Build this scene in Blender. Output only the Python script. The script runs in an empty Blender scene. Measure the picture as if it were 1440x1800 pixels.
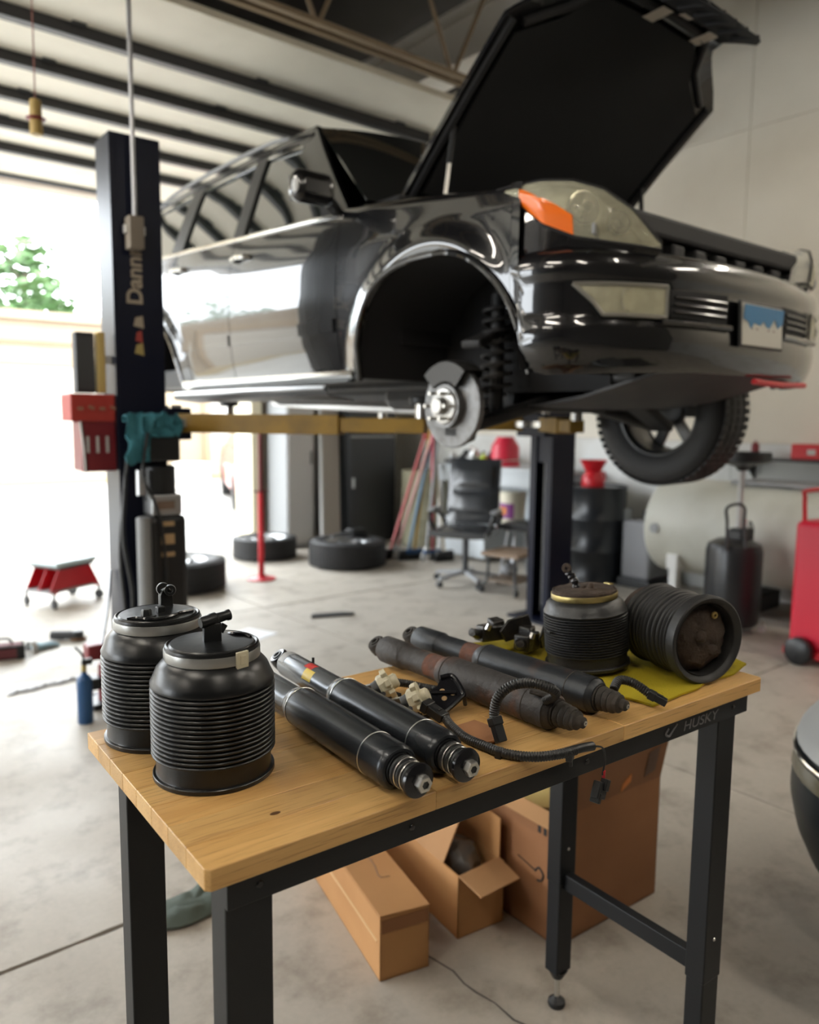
import bpy, bmesh, math, random
from mathutils import Vector, Matrix, Euler
random.seed(7)
SC = bpy.context.scene
COL = SC.collection
PI = math.pi
R = math.radians

# ------------------------------------------------------------------ camera
cd = bpy.data.cameras.new('camera'); cam = bpy.data.objects.new('camera', cd); COL.objects.link(cam)
CAM_POS = Vector((-0.3212, -0.8047, 1.480)); YAW, PITCH, ROLL = 0.6427, 0.118, 0.0103
_f = Vector((math.sin(YAW)*math.cos(PITCH), math.cos(YAW)*math.cos(PITCH), -math.sin(PITCH)))
_r = Vector((math.cos(YAW), -math.sin(YAW), 0)); _u = _r.cross(_f)
_r2 = _r*math.cos(ROLL)+_u*math.sin(ROLL); _u2 = _u*math.cos(ROLL)-_r*math.sin(ROLL)
m = Matrix((_r2, _u2, -_f)).transposed().to_4x4(); m.translation = CAM_POS
cam.matrix_world = m
cd.sensor_fit = 'HORIZONTAL'; cd.sensor_width = 36.0; cd.lens = 1390.0/1440.0*36.0
cd.clip_start = 0.05; cd.clip_end = 300
cd.dof.use_dof = True; cd.dof.focus_distance = 1.22; cd.dof.aperture_fstop = 3.7
SC.camera = cam
SC.view_settings.view_transform = 'Standard'; SC.view_settings.look = 'None'
SC.view_settings.gamma = 1.0; SC.view_settings.use_curve_mapping = False
SC.view_settings.exposure = 0.62
SC.cycles.use_denoising = True
SC.cycles.max_bounces = 8; SC.cycles.diffuse_bounces = 5; SC.cycles.glossy_bounces = 4
SC.cycles.transmission_bounces = 6; SC.cycles.transparent_max_bounces = 8
SC.cycles.sample_clamp_indirect = 6.0; SC.cycles.caustics_reflective = False; SC.cycles.caustics_refractive = False

# ------------------------------------------------------------------ sky and sun
w = bpy.data.worlds.new('World'); SC.world = w; w.use_nodes = True
nt = w.node_tree; bgn = nt.nodes['Background']
SKY = 8.0
bgn.inputs['Color'].default_value = (0.90, 0.955, 1.0, 1); bgn.inputs['Strength'].default_value = SKY
sd = bpy.data.lights.new('sun', 'SUN'); sd.energy = 0.8; sd.angle = R(12); sd.color = (1.0, 0.95, 0.86)
sun = bpy.data.objects.new('sun', sd); COL.objects.link(sun)
sun.rotation_euler = Euler((R(38), 0, R(-28)))
BETA = R(2.5)                                   # the building sits a little askew to the bench
def bld(x, y, z=0.0):
    c, s = math.cos(BETA), math.sin(BETA)
    return Vector((x*c-y*s, x*s+y*c, z))
def portal(name, x0, x1, y, z0, z1, face):
    l = bpy.data.lights.new(name, 'AREA'); l.shape = 'RECTANGLE'; l.size = x1-x0; l.size_y = z1-z0; l.energy = 1
    l.cycles.is_portal = True
    o = bpy.data.objects.new(name, l); COL.objects.link(o)
    o.location = bld((x0+x1)/2, y, (z0+z1)/2)
    o.rotation_euler = Euler((R(-90 if face < 0 else 90), 0, BETA))
DY = 7.44; DH = 3.62; WX = 6.08
OPEN1 = (-1.5, 3.97); OPEN2 = (-8.2, -2.2); BACKY = -5.2; OPENB = (-7.0, -1.0)
portal('door_portal', *OPEN1, DY+.1, 0, DH, -1)
portal('second_door_portal', *OPEN2, DY+.1, 0, DH, -1)
lp = bpy.data.lights.new('added_side_opening_portal', 'AREA'); lp.shape = 'RECTANGLE'; lp.size = 3.6; lp.size_y = 3.8; lp.cycles.is_portal = True
lpo = bpy.data.objects.new('added_side_opening_portal', lp); COL.objects.link(lpo); lpo.location = bld(-9.3, 4.8, 1.9); lpo.rotation_euler = Euler((R(90), 0, R(-90)+BETA))  # portal of the unseen side opening added for daylight

# ------------------------------------------------------------------ helpers
MATW = {}
def lnk(o, parent=None):
    COL.objects.link(o)
    if parent is not None: o.parent = parent
    return o
def tag(o, label=None, cat=None, group=None, kind=None):
    if label: o['label'] = label
    if cat: o['category'] = cat
    if group: o['group'] = group
    if kind: o['kind'] = kind
    return o
def T(name, label, cat, loc=(0, 0, 0), rz=0.0, group=None, kind=None, rot=None):
    o = bpy.data.objects.new(name, None); lnk(o); o.empty_display_size = .1
    o.location = loc; o.rotation_euler = rot if rot else (0, 0, rz)
    MATW[o] = Matrix.Translation(Vector(loc)) @ Euler(o.rotation_euler).to_matrix().to_4x4()
    return tag(o, label, cat, group, kind)
def sub(name, parent):
    o = bpy.data.objects.new(name, None); lnk(o, parent); o.empty_display_size = .05
    MATW[o] = MATW.get(parent, Matrix()); return o
def frame(axis, up=(0, 0, 1)):
    z = Vector(axis).normalized(); u = Vector(up)
    if abs(z.dot(u.normalized())) > .98: u = Vector((1, 0, 0)) if abs(z.x) < .9 else Vector((0, 1, 0))
    x = u.cross(z).normalized(); y = z.cross(x)
    return x, y, z
def smooth_path(pts, k=6):
    P = [Vector(p) for p in pts]; out = []
    for i in range(len(P)-1):
        p0 = P[i-1] if i else P[i]*2-P[i+1]; p1, p2 = P[i], P[i+1]
        p3 = P[i+2] if i+2 < len(P) else p2*2-p1
        for j in range(k):
            t = j/k
            out.append(.5*((2*p1)+(p2-p0)*t+(2*p0-5*p1+4*p2-p3)*t*t+(3*p1-p0-3*p2+p3)*t**3))
    out.append(P[-1]); return out
class M:
    def __init__(s): s.v = []; s.f = []
    def add(s, v, f):
        n = len(s.v); s.v += [Vector(p) for p in v]; s.f += [tuple(i+n for i in q) for q in f]; return s
    def box(s, c, d, rot=None):
        c = Vector(c); hx, hy, hz = d[0]/2, d[1]/2, d[2]/2
        v = [Vector((a*hx, b*hy, e*hz)) for e in (-1, 1) for b in (-1, 1) for a in (-1, 1)]
        if rot is not None:
            mm = rot if isinstance(rot, Matrix) else Euler(rot).to_matrix()
            v = [mm @ p for p in v]
        return s.add([p+c for p in v], [(0, 2, 3, 1), (4, 5, 7, 6), (0, 1, 5, 4), (2, 6, 7, 3), (0, 4, 6, 2), (1, 3, 7, 5)])
    def b2(s, a, b): return s.box([(a[i]+b[i])/2 for i in range(3)], [abs(b[i]-a[i]) for i in range(3)])
    def bar(s, p0, p1, w, h, up=(0, 0, 1)):
        p0, p1 = Vector(p0), Vector(p1); x, y, z = frame(p1-p0, up)
        mm = Matrix((x, y, z)).transposed()
        return s.box((p0+p1)/2, (w, h, (p1-p0).length), mm)
    def lathe(s, prof, o=(0, 0, 0), axis=(0, 0, 1), n=32, a0=0., a1=2*PI, up=(0, 0, 1)):
        o = Vector(o); x, y, z = frame(axis, up); full = abs(a1-a0-2*PI) < 1e-4; k = n if full else n+1
        v = []; f = []
        for r, h in prof:
            for i in range(k):
                a = a0+(a1-a0)*i/n
                v.append(o+z*h+(x*math.cos(a)+y*math.sin(a))*max(r, 1e-5))
        for j in range(len(prof)-1):
            for i in range(n):
                i2 = (i+1) % k
                f.append((j*k+i, j*k+i2, (j+1)*k+i2, (j+1)*k+i))
        return s.add(v, f)
    def cyl(s, p0, p1, r0, r1=None, n=20, ch=0.0):
        r1 = r0 if r1 is None else r1; L = (Vector(p1)-Vector(p0)).length
        pr = [(0, 0), (r0, 0), (r1, L), (0, L)] if not ch else [(0, 0), (r0-ch, 0), (r0, ch), (r1, L-ch), (r1-ch, L), (0, L)]
        return s.lathe(pr, p0, Vector(p1)-Vector(p0), n)
    def tube(s, pts, r, n=8, k=6):
        P = smooth_path(pts, k) if k > 1 else [Vector(p) for p in pts]
        rr = (lambda i: r) if not callable(r) else r
        v = []; f = []; x = None
        for i, p in enumerate(P):
            d = (P[min(i+1, len(P)-1)]-P[max(i-1, 0)])
            if d.length < 1e-9: d = Vector((0, 0, 1))
            d.normalize()
            if x is None: x = frame(d)[0]
            x = (x-d*x.dot(d)); x = x.normalized() if x.length > 1e-6 else frame(d)[0]
            y = d.cross(x)
            for a in range(n):
                t = 2*PI*a/n; v.append(p+(x*math.cos(t)+y*math.sin(t))*rr(i))
        for i in range(len(P)-1):
            for a in range(n):
                b = (a+1) % n; f.append((i*n+a, i*n+b, (i+1)*n+b, (i+1)*n+a))
        f.append(tuple(reversed(range(n)))); f.append(tuple((len(P)-1)*n+a for a in range(n)))
        return s.add(v, f)
    def prism(s, poly, th, fn):
        n = len(poly)
        v = [fn(a, b, 0) for a, b in poly]+[fn(a, b, th) for a, b in poly]
        f = [tuple(reversed(range(n))), tuple(range(n, 2*n))]+[(i, (i+1) % n, (i+1) % n+n, i+n) for i in range(n)]
        return s.add(v, f)
    def grid(s, rows, closed=False):
        k = len(rows[0]); v = [p for r_ in rows for p in r_]; f = []
        for j in range(len(rows)-1):
            for i in range(k if closed else k-1):
                i2 = (i+1) % k; f.append((j*k+i, j*k+i2, (j+1)*k+i2, (j+1)*k+i))
        return s.add(v, f)
    def shell(s, rows, off):
        """grid with a second layer moved by off(vector) and closed borders"""
        a = [[Vector(p) for p in r_] for r_ in rows]
        b = [[p+(off(p) if callable(off) else Vector(off)) for p in r_] for r_ in a]
        s.grid(a); s.grid([list(reversed(r_)) for r_ in b])
        bl = lambda A: A[0]+[r_[-1] for r_ in A[1:]]+list(reversed(A[-1][:-1]))+[r_[0] for r_ in reversed(A[1:-1])]
        A, B = bl(a), bl(b); n = len(A)
        return s.add(A+B, [(i, i+n, (i+1) % n+n, (i+1) % n) for i in range(n)])
    def ball(s, c, r, n=16, sq=(1, 1, 1)):
        m_ = max(6, n//2); pr = []
        k0 = len(s.v)
        s.lathe([(r*math.sin(PI*i/m_), -r*math.cos(PI*i/m_)) for i in range(m_+1)], (0, 0, 0), (0, 0, 1), n)
        for i in range(k0, len(s.v)):
            p = s.v[i]; s.v[i] = Vector((p.x*sq[0], p.y*sq[1], p.z*sq[2]))+Vector(c)
        return s
    def jit(s, a, sc=30., seed=0):
        from mathutils import noise
        for i, p in enumerate(s.v):
            s.v[i] = p+noise.noise_vector(p*sc+Vector((seed, seed*2, 0)))*a
        return s
    def build(s, name, mat, parent=None, smooth=38, bev=0, world=False, seg=2, weld=False):
        me = bpy.data.meshes.new(name)
        V = s.v
        if world and parent is not None:
            inv = MATW[parent].inverted(); V = [inv @ p for p in V]
        me.from_pydata([tuple(p) for p in V], [], s.f)
        bm = bmesh.new(); bm.from_mesh(me)
        if weld: bmesh.ops.remove_doubles(bm, verts=bm.verts, dist=1e-5)
        bmesh.ops.recalc_face_normals(bm, faces=bm.faces); bm.to_mesh(me); bm.free()
        if smooth:
            me.polygons.foreach_set('use_smooth', [True]*len(me.polygons)); me.set_sharp_from_angle(angle=R(smooth))
        me.materials.append(mat)
        o = bpy.data.objects.new(name, me); lnk(o, parent)
        MATW[o] = MATW.get(parent, Matrix()) if parent is not None else Matrix()
        if bev:
            b = o.modifiers.new('bevel', 'BEVEL'); b.width = bev; b.segments = seg; b.limit_method = 'ANGLE'; b.angle_limit = R(40)
        return o
def copy_tree(o, loc=None, rz=None, parent=None):
    c = o.copy(); COL.objects.link(c); c.parent = parent
    if loc is not None: c.location = loc
    if rz is not None: c.rotation_euler = (0, 0, rz)
    for ch in o.children: copy_tree(ch, parent=c)
    return c
def text(name, body, size, mat, parent, origin, right, upv, ext=.0004, world=True, sx=1.0, shear=0.0, align='LEFT', bold=0.0):
    c = bpy.data.curves.new(name, 'FONT'); c.body = body; c.size = size; c.extrude = ext; c.align_x = align; c.shear = shear; c.offset = bold
    t = bpy.data.objects.new(name+'_tmp', c); COL.objects.link(t)
    dg = bpy.context.evaluated_depsgraph_get(); me = bpy.data.meshes.new_from_object(t.evaluated_get(dg))
    bpy.data.objects.remove(t); bpy.data.curves.remove(c)
    x = Vector(right).normalized(); y = Vector(upv); y = (y-x*y.dot(x)).normalized(); z = x.cross(y)
    mm = Matrix((x*sx, y, z)).transposed().to_4x4(); mm.translation = Vector(origin)
    if world and parent is not None: mm = MATW[parent].inverted() @ mm
    me.transform(mm); me.materials.clear(); me.materials.append(mat)
    o = bpy.data.objects.new(name, me); lnk(o, parent); return o

# ------------------------------------------------------------------ materials
def mat(name, col, rough=.5, metal=0., coat=0., var=None, bump=None, ior=None, spec=None, trans=0., emit=None, coatr=.05, coat_ior=None, alpha=1., sub_=None, scale3=None):
    """var=(scale, colour2, low, high[, detail]); bump=(scale, strength[, distance])"""
    m_ = bpy.data.materials.new(name); m_.use_nodes = True; t = m_.node_tree; b = t.nodes['Principled BSDF']
    b.inputs['Base Color'].default_value = (*col, 1); b.inputs['Roughness'].default_value = rough; b.inputs['Metallic'].default_value = metal
    b.inputs['Coat Weight'].default_value = coat; b.inputs['Coat Roughness'].default_value = coatr
    if coat_ior: b.inputs['Coat IOR'].default_value = coat_ior
    if ior: b.inputs['IOR'].default_value = ior
    if spec is not None: b.inputs['Specular IOR Level'].default_value = spec
    b.inputs['Transmission Weight'].default_value = trans; b.inputs['Alpha'].default_value = alpha
    if emit: b.inputs['Emission Color'].default_value = (*emit[0], 1); b.inputs['Emission Strength'].default_value = emit[1]
    if var or bump:
        tc = t.nodes.new('ShaderNodeTexCoord'); src = tc.outputs['Object']
        if scale3:
            mp = t.nodes.new('ShaderNodeMapping'); mp.inputs['Scale'].default_value = scale3; t.links.new(src, mp.inputs['Vector']); src = mp.outputs['Vector']
    if var:
        n = t.nodes.new('ShaderNodeTexNoise'); n.inputs['Scale'].default_value = var[0]; n.inputs['Detail'].default_value = var[4] if len(var) > 4 else 5
        t.links.new(src, n.inputs['Vector'])
        rp = t.nodes.new('ShaderNodeValToRGB'); rp.color_ramp.elements[0].position = var[2]; rp.color_ramp.elements[1].position = var[3]
        rp.color_ramp.elements[0].color = (*col, 1); rp.color_ramp.elements[1].color = (*var[1], 1)
        t.links.new(n.outputs['Fac'], rp.inputs['Fac']); t.links.new(rp.outputs['Color'], b.inputs['Base Color'])
    if bump:
        n2 = t.nodes.new('ShaderNodeTexNoise'); n2.inputs['Scale'].default_value = bump[0]; n2.inputs['Detail'].default_value = 6
        t.links.new(src, n2.inputs['Vector'])
        bp = t.nodes.new('ShaderNodeBump'); bp.inputs['Strength'].default_value = bump[1]; bp.inputs['Distance'].default_value = bump[2] if len(bump) > 2 else .002
        t.links.new(n2.outputs['Fac'], bp.inputs['Height']); t.links.new(bp.outputs['Normal'], b.inputs['Normal'])
    return m_
def s2l(*c):
    return tuple(((x/255)/12.92 if x/255 <= .04045 else ((x/255+.055)/1.055)**2.4) for x in c)
def nodes_of(m_): return m_.node_tree, m_.node_tree.nodes['Principled BSDF']

BLACK = mat('black_plastic', (.010, .011, .012), .38)
BLACKM = mat('black_powder_coat', (.006, .007, .009), .42, bump=(300, .05), spec=.35)
RUBBER = mat('black_rubber', (.012, .013, .014), .46, bump=(220, .05))
GLOSSB = mat('gloss_black', (.008, .008, .010), .18)
STEEL = mat('zinc_steel', (.62, .61, .58), .28, 1.0)
CHROME = mat('chrome', (.8, .8, .8), .08, 1.0)
ALU = mat('cast_aluminium', (.55, .56, .57), .35, 1.0)
DGREY = mat('dark_grey', (.05, .052, .055), .5)
GREY = mat('grey_paint', (.30, .31, .32), .45)
LGREY = mat('light_grey', (.55, .55, .54), .5)
WHITE = mat('white_plastic', (.78, .78, .76), .4)
CREAM = mat('cream_plastic', s2l(205, 198, 172), .42)
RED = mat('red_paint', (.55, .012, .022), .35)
DRED = mat('dark_red', (.18, .012, .018), .4)
BLUE = mat('blue_paint', (.012, .07, .19), .35)
TEAL = mat('teal_cloth', (.03, .16, .20), .8, bump=(60, .3))
YELLOW = mat('lift_arm_yellow', (.24, .135, .008), .5, var=(5, (.15, .085, .010), .45, .7))
# ------------------------------------------------------------------ setting: floor, walls, door, roof
def concrete(name, c1, c2, c3, sc=1.1):
    m_ = bpy.data.materials.new(name); m_.use_nodes = True; t, b = nodes_of(m_)
    tc = t.nodes.new('ShaderNodeTexCoord')
    def nz(scale, det, lo, hi, rough=.55):
        n = t.nodes.new('ShaderNodeTexNoise'); n.inputs['Scale'].default_value = scale; n.inputs['Detail'].default_value = det; n.inputs['Roughness'].default_value = rough
        t.links.new(tc.outputs['Object'], n.inputs['Vector'])
        r_ = t.nodes.new('ShaderNodeMapRange'); r_.inputs['From Min'].default_value = lo; r_.inputs['From Max'].default_value = hi
        t.links.new(n.outputs['Fac'], r_.inputs['Value']); return r_.outputs['Result'], n
    def mix(fac, a, bb):
        x = t.nodes.new('ShaderNodeMix'); x.data_type = 'RGBA'
        t.links.new(fac, x.inputs['Factor'])
        for k, val in ((6, a), (7, bb)):
            if isinstance(val, tuple): x.inputs[k].default_value = (*val, 1)
            else: t.links.new(val, x.inputs[k])
        return x.outputs[2]
    f1, n1 = nz(sc, 8, .35, .68); f2, n2 = nz(sc*4.5, 10, .50, .70, .65); f3, n3 = nz(60, 6, .3, .8)
    c = mix(f1, c1, c2); c = mix(f2, c, c3)
    hs = t.nodes.new('ShaderNodeMix'); hs.data_type = 'RGBA'; hs.blend_type = 'MULTIPLY'; hs.inputs['Factor'].default_value = .25
    t.links.new(c, hs.inputs[6]); t.links.new(n3.outputs['Color'], hs.inputs[7])
    bw = t.nodes.new('ShaderNodeRGBToBW'); t.links.new(n3.outputs['Color'], bw.inputs[0]); t.links.new(bw.outputs[0], hs.inputs[7])
    t.links.new(hs.outputs[2], b.inputs['Base Color'])
    rr = t.nodes.new('ShaderNodeMapRange'); rr.inputs['To Min'].default_value = .42; rr.inputs['To Max'].default_value = .7
    t.links.new(f1, rr.inputs['Value']); t.links.new(rr.outputs['Result'], b.inputs['Roughness'])
    bp = t.nodes.new('ShaderNodeBump'); bp.inputs['Strength'].default_value = .25; bp.inputs['Distance'].default_value = .002
    t.links.new(n3.outputs['Fac'], bp.inputs['Height']); t.links.new(bp.outputs['Normal'], b.inputs['Normal'])
    return m_
FLOORM = concrete('garage_concrete', (.55, .505, .435), (.46, .42, .36), (.33, .29, .24))
JOINTM = mat('joint_dirt', (.05, .045, .04), .9)
YARDM = concrete('yard_concrete', (.50, .49, .46), (.42, .41, .38), (.34, .32, .29), .5)
def bstruct(o): return tag(o, kind='structure')
fl = M().b2((-9.2, BACKY-.3, -.2), (WX+.2, DY+.15, -.012)).build('floor', JOINTM, None, 0)
fl.rotation_euler = (0, 0, BETA); bstruct(fl)
from mathutils import noise as NZ
def slab(x0, x1, y0, y1):
    # a poured slab whose edges are a little ragged along the joint
    n = 40; top = []
    for i in range(n+1): top.append((x0+(x1-x0)*i/n, y0))
    for i in range(n+1): top.append((x0+(x1-x0)*i/n, y1))
    g = .006
    def rag(x, y, s): return s*(g+.010*max(0, NZ.noise(Vector((x*2.2, y*3, 0)))+.1)+.004*NZ.noise(Vector((x*14, y, 5))))
    lo = [Vector((p[0], p[1]+rag(p[0], p[1], 1), 0)) for p in top[:n+1]]; hi = [Vector((p[0], p[1]+rag(p[0], p[1]+.5, -1), 0)) for p in top[n+1:]]
    lo[0].x += g; hi[0].x += g; lo[-1].x -= g; hi[-1].x -= g
    m_ = M(); m_.grid([hi, lo]); dn = Vector((0, 0, -.02))
    m_.grid([lo, [p+dn for p in lo]]); m_.grid([[p+dn for p in hi], hi])
    m_.grid([[lo[0], hi[0]], [lo[0]+dn, hi[0]+dn]]); m_.grid([[lo[-1], hi[-1]], [lo[-1]+dn, hi[-1]+dn]])
    return m_.build('slab', FLOORM, fl, 0)
for x0, x1 in ((-9.2, -4.2), (-4.2, -.55), (-.55, 2.6), (2.6, WX+.1)):
    for y0, y1 in ((BACKY-.2, -2.0), (-2.0, 1.40), (1.40, 4.6), (4.6, DY+.15)):
        slab(x0, x1, y0, y1)
ck = M()
for pts in ([(.93, .93), (.955, .86), (.982, .732), (.996, .653), (.985, .60), (.988, .556), (.999, .50), (.995, .43), (1.03, .33), (1.02, .22)],):
    L_ = [Vector((x, y, .0006)) for x, y in pts]; rows_ = [[p+Vector((-.0022-.0015*(i % 2), 0, 0)), p+Vector((.0022+.001*(i % 3), 0, 0))] for i, p in enumerate(L_)]
    ck.grid(rows_)
ck.build('crack', mat('crack_dirt', (.12, .11, .10), .9), fl, 0, world=False)
M().b2((-60, DY+.16, -.25), (70, 60, -.015)).build('yard_ground', YARDM, None, 0)
yd = bpy.data.objects['yard_ground']; yd.rotation_euler = (0, 0, BETA); bstruct(yd)

WALLM = mat('cream_painted_wall', s2l(228, 222, 208), .75, var=(1.3, s2l(214, 207, 192), .35, .75, 8), bump=(26, .25, .004))
WALLL = mat('wall_dado_cool_lit', s2l(222, 223, 220), .7, var=(2.2, s2l(196, 193, 184), .45, .8, 8), bump=(26, .2, .004))  # lower wall band; cool light is put into its bluer colour
DWALL = mat('inner_wall_grey', s2l(200, 194, 184), .8, var=(1.5, s2l(170, 165, 156), .4, .75))
JM = mat('panel_joint', (.25, .23, .2), .9)
def bw(name, a, b, m_, kind=True, bev=0, parent=None):
    o = M().b2(a, b).build(name, m_, parent, 0, bev)
    if parent is None: o.rotation_euler = (0, 0, BETA)
    if kind and parent is None: bstruct(o)
    return o
wr = bw('wall_right', (WX+.012, BACKY-.3, 0), (WX+.25, DY+.25, 5.4), JM)
ys = [BACKY-.3, -2.3, .2, 2.72, 5.2, DY+.24]; zs = [(0, 1.30, WALLL), (1.30, 2.62, WALLM), (2.62, 3.86, WALLM), (3.86, 5.4, WALLM)]
for i in range(len(ys)-1):
    for z0, z1, m_ in zs:
        bw('wall_panel', (WX, ys[i]+.002, z0+.0015), (WX+.03, ys[i+1]-.002, z1-.0015), m_, bev=.002, parent=wr)
bw('wall_rear', (OPEN1[1]+.1, DY, 0), (WX+.2, DY+.25, 5.4), DWALL)
bw('wall_rear_pier', (OPEN2[1], DY, 0), (OPEN1[0], DY+.25, DH), DWALL)
bw('wall_rear_lintel', (-9.2, DY, DH), (OPEN1[1]+.1, DY+.25, 5.4), DWALL)
bw('wall_rear_end', (-9.4, DY, 0), (OPEN2[0], DY+.25, DH), DWALL)
DARKW = mat('back_wall_dark', (.10, .095, .09), .8)
bw('wall_left', (-9.4, 6.6, 0), (-9.2, DY, 5.4), DARKW)
bw('wall_left_lintel', (-9.4, BACKY-.3, 3.8), (-9.2, 6.6, 5.4), DARKW)  # the unseen opening below is added to let in more daylight
bw('wall_left_end', (-9.4, BACKY-.3, 0), (-9.2, 3.0, 3.8), DARKW)
bw('wall_front', (-9.2, BACKY-.3, 0), (WX, BACKY, 5.4), DARKW)
bw('trim_1', (OPEN1[1], DY-.10, 0), (OPEN1[1]+.13, DY+.30, DH), mat('jamb_cream', s2l(236, 226, 196), .6))
bw('trim_2', (OPEN1[0]-.02, DY-.06, DH), (OPEN1[1]+.15, DY+.02, DH+.12), mat('header_brown', s2l(150, 128, 105), .6))
CEILM = mat('roof_deck', (.07, .067, .066), .8)
ce = bw('ceiling', (-9.4, BACKY-.3, 5.2), (WX+.3, DY+.3, 5.45), CEILM)
# roof framing: open-web joists along x, one painted beam along y
JOIST = mat('joist_tan', s2l(150, 132, 108), .6); BEAMW = mat('beam_white', s2l(238, 235, 228), .6)
def joist(y, zb, h, label):
    o = T('roof_joist', None, None, (0, 0, 0), BETA, kind='structure')
    for dy in (-.045, .045):
        M().b2((-9, y+dy-.022, zb), (WX, y+dy+.022, zb+.03)).build('bottom_chord', JOIST, o, 0)
    for dy in (-.03, .03):
        M().b2((-9, y+dy-.02, zb+h), (WX, y+dy+.02, zb+h+.03)).build('top_chord', JOIST, o, 0)
    x = -8.6; k = 0
    wm = M().cyl((0, 0, zb+.015), (.55 , 0, zb+h+.015), .016, n=8)
    wm2 = M().cyl((.55, 0, zb+h+.015), (1.1, 0, zb+.015), .016, n=8)
    a = wm.build('web', JOIST, o); b = wm2.build('web', JOIST, o); a.location = b.location = (x, y, 0)
    while x < WX-1.3:
        x += 1.1
        for q in (a, b):
            c = q.copy(); COL.objects.link(c); c.parent = o; c.location = (x, y, 0)
for y in (3.5, 1.3, -1.0, -3.3): joist(y, 3.80, 1.15, '')
bo = T('roof_beam', None, None, (0, 0, 0), BETA, kind='structure')
for z0, z1, w_ in ((4.30, 4.325, .30), (4.325, 4.70, .03), (4.70, 4.725, .30)):
    M().b2((4.30-w_/2, BACKY, z0), (4.30+w_/2, DY, z1)).build('flange' if w_ > .1 else 'web', BEAMW, bo, 0)

LAMPM = mat('tube_glow', (.9, .9, .9), .5, emit=((1.0, .92, .80), 44.0))
def added_tube_light(x, y, i):  # unseen fixtures, added to brighten the interior
    o = T('added_ceiling_light', 'twin-tube fluorescent fixture added out of view under the roof joists', 'light', tuple(bld(x, y, 3.66)), BETA, 'added fluorescent fixtures')
    M().b2((-.09, -.62, .03), (.09, .62, .09)).build('housing', mat('fixture_white', (.7, .7, .68), .5), o, 0, .004)
    for dx in (-.045, .045): M().cyl((dx, -.60, .018), (dx, .60, .018), .018, n=12).build('tube', LAMPM, o)
    for dy in (-.5, .5): M().cyl((0, dy, .09), (0, dy, .16), .006, n=6).build('hanger', STEEL, o)
for i, (x, y) in enumerate(((-1.3, 2.6), (-1.3, .2), (-3.6, 2.6), (-3.6, .2), (4.7, .3), (4.7, -2.0), (2.2, -1.6), (-.2, -1.8))): added_tube_light(x, y, i)

# overhead sectional door, open: flat under the roof, curved track at the opening
PANEL = mat('door_panel_white', s2l(236, 231, 216), .55, var=(2, s2l(222, 216, 200), .4, .75))
STRUT = mat('door_strut_dark', (.028, .028, .032), .45); TRACK = mat('track_galv', (.42, .42, .42), .4, .8)
def sectional_door(name, x0, x1):
    d = T(name, None, None, (0, 0, 0), BETA, kind='structure')
    zt = 3.74
    pan = M().b2((x0+.03, 0, zt), (x1-.03, .606, zt+.045)).build('panel', PANEL, d, 0, .004)
    st = M(); st.b2((x0+.03, -.035, zt-.07), (x1-.03, .035, zt-.062)).b2((x0+.03, -.035, zt-.07), (x1-.03, -.028, zt)).b2((x0+.03, .028, zt-.07), (x1-.03, .035, zt))
    so = st.build('strut', STRUT, d, 0)
    hm = M(); hm.b2((-.04, -.07, zt-.012), (.04, .12, zt)); hm.cyl((-.05, .05, zt-.02), (.05, .05, zt-.02), .014, n=10); hm.b2((-.015, .03, zt-.045), (.015, .07, zt-.01))
    ho = hm.build('hinge', DGREY, d)
    y = 3.66; first = True; k = 0
    while y < 6.8:
        if first: p = pan
        else: p = pan.copy(); COL.objects.link(p); p.parent = d
        p.location = (0, y, 0)
        if k:
            s_ = so if k == 1 else so.copy()
            if k > 1: COL.objects.link(s_); s_.parent = d
            s_.location = (0, y, 0)
            for i in range(5):
                h_ = ho if (k == 1 and i == 0) else ho.copy()
                if not (k == 1 and i == 0): COL.objects.link(h_); h_.parent = d
                h_.location = (x0+.35+(x1-x0-.7)*i/4, y, 0)
        first = False; y += .62; k += 1
    # bottom section tilts down into the curve at the opening
    M().box(((x0+x1)/2, 7.02, zt-.035), (x1-x0-.06, .58, .045), (R(-10), 0, 0)).build('bottom_section', PANEL, d, 0, .004)
    M().box(((x0+x1)/2, 7.31, zt-.09), (x1-x0-.06, .06, .09), (R(-10), 0, 0)).build('bottom_seal', STRUT, d, 0, .01)
    for x in (x0-.02, x1+.02):
        M().tube([(x, 3.5, zt+.06), (x, 5.5, zt+.06), (x, 6.9, zt+.05), (x, 7.22, zt-.08), (x, 7.36, zt-.4), (x, 7.38, 2.2), (x, 7.38, .02)], .028, 6, 4).build('track', TRACK, d)
    return d
sectional_door('door_1', *OPEN1)
sectional_door('door_2', *OPEN2)
# pull cord with a tag hanging from the open door
pc = T('pull_cord', 'red door pull cord with a yellow tag hanging by the open door', 'cord', (.615, 3.46, 3.83))
M().tube([(0, 0, 0), (.004, .0, -.4), (0, 0, -.85)], .0032, 6, 3).build('cord', mat('cord_dull_red', (.30, .12, .10), .6), pc)
M().cyl((0, 0, -.86), (0, 0, -1.02), .026, .030, 14, .004).build('tag_sleeve', mat('cord_tag', (.42, .29, .09), .5), pc)
M().lathe([(.0, -.955), (.040, -.953), (.046, -.945), (.030, -.937), (0, -.937)], n=16).build('red_knob', DRED, pc)

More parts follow.
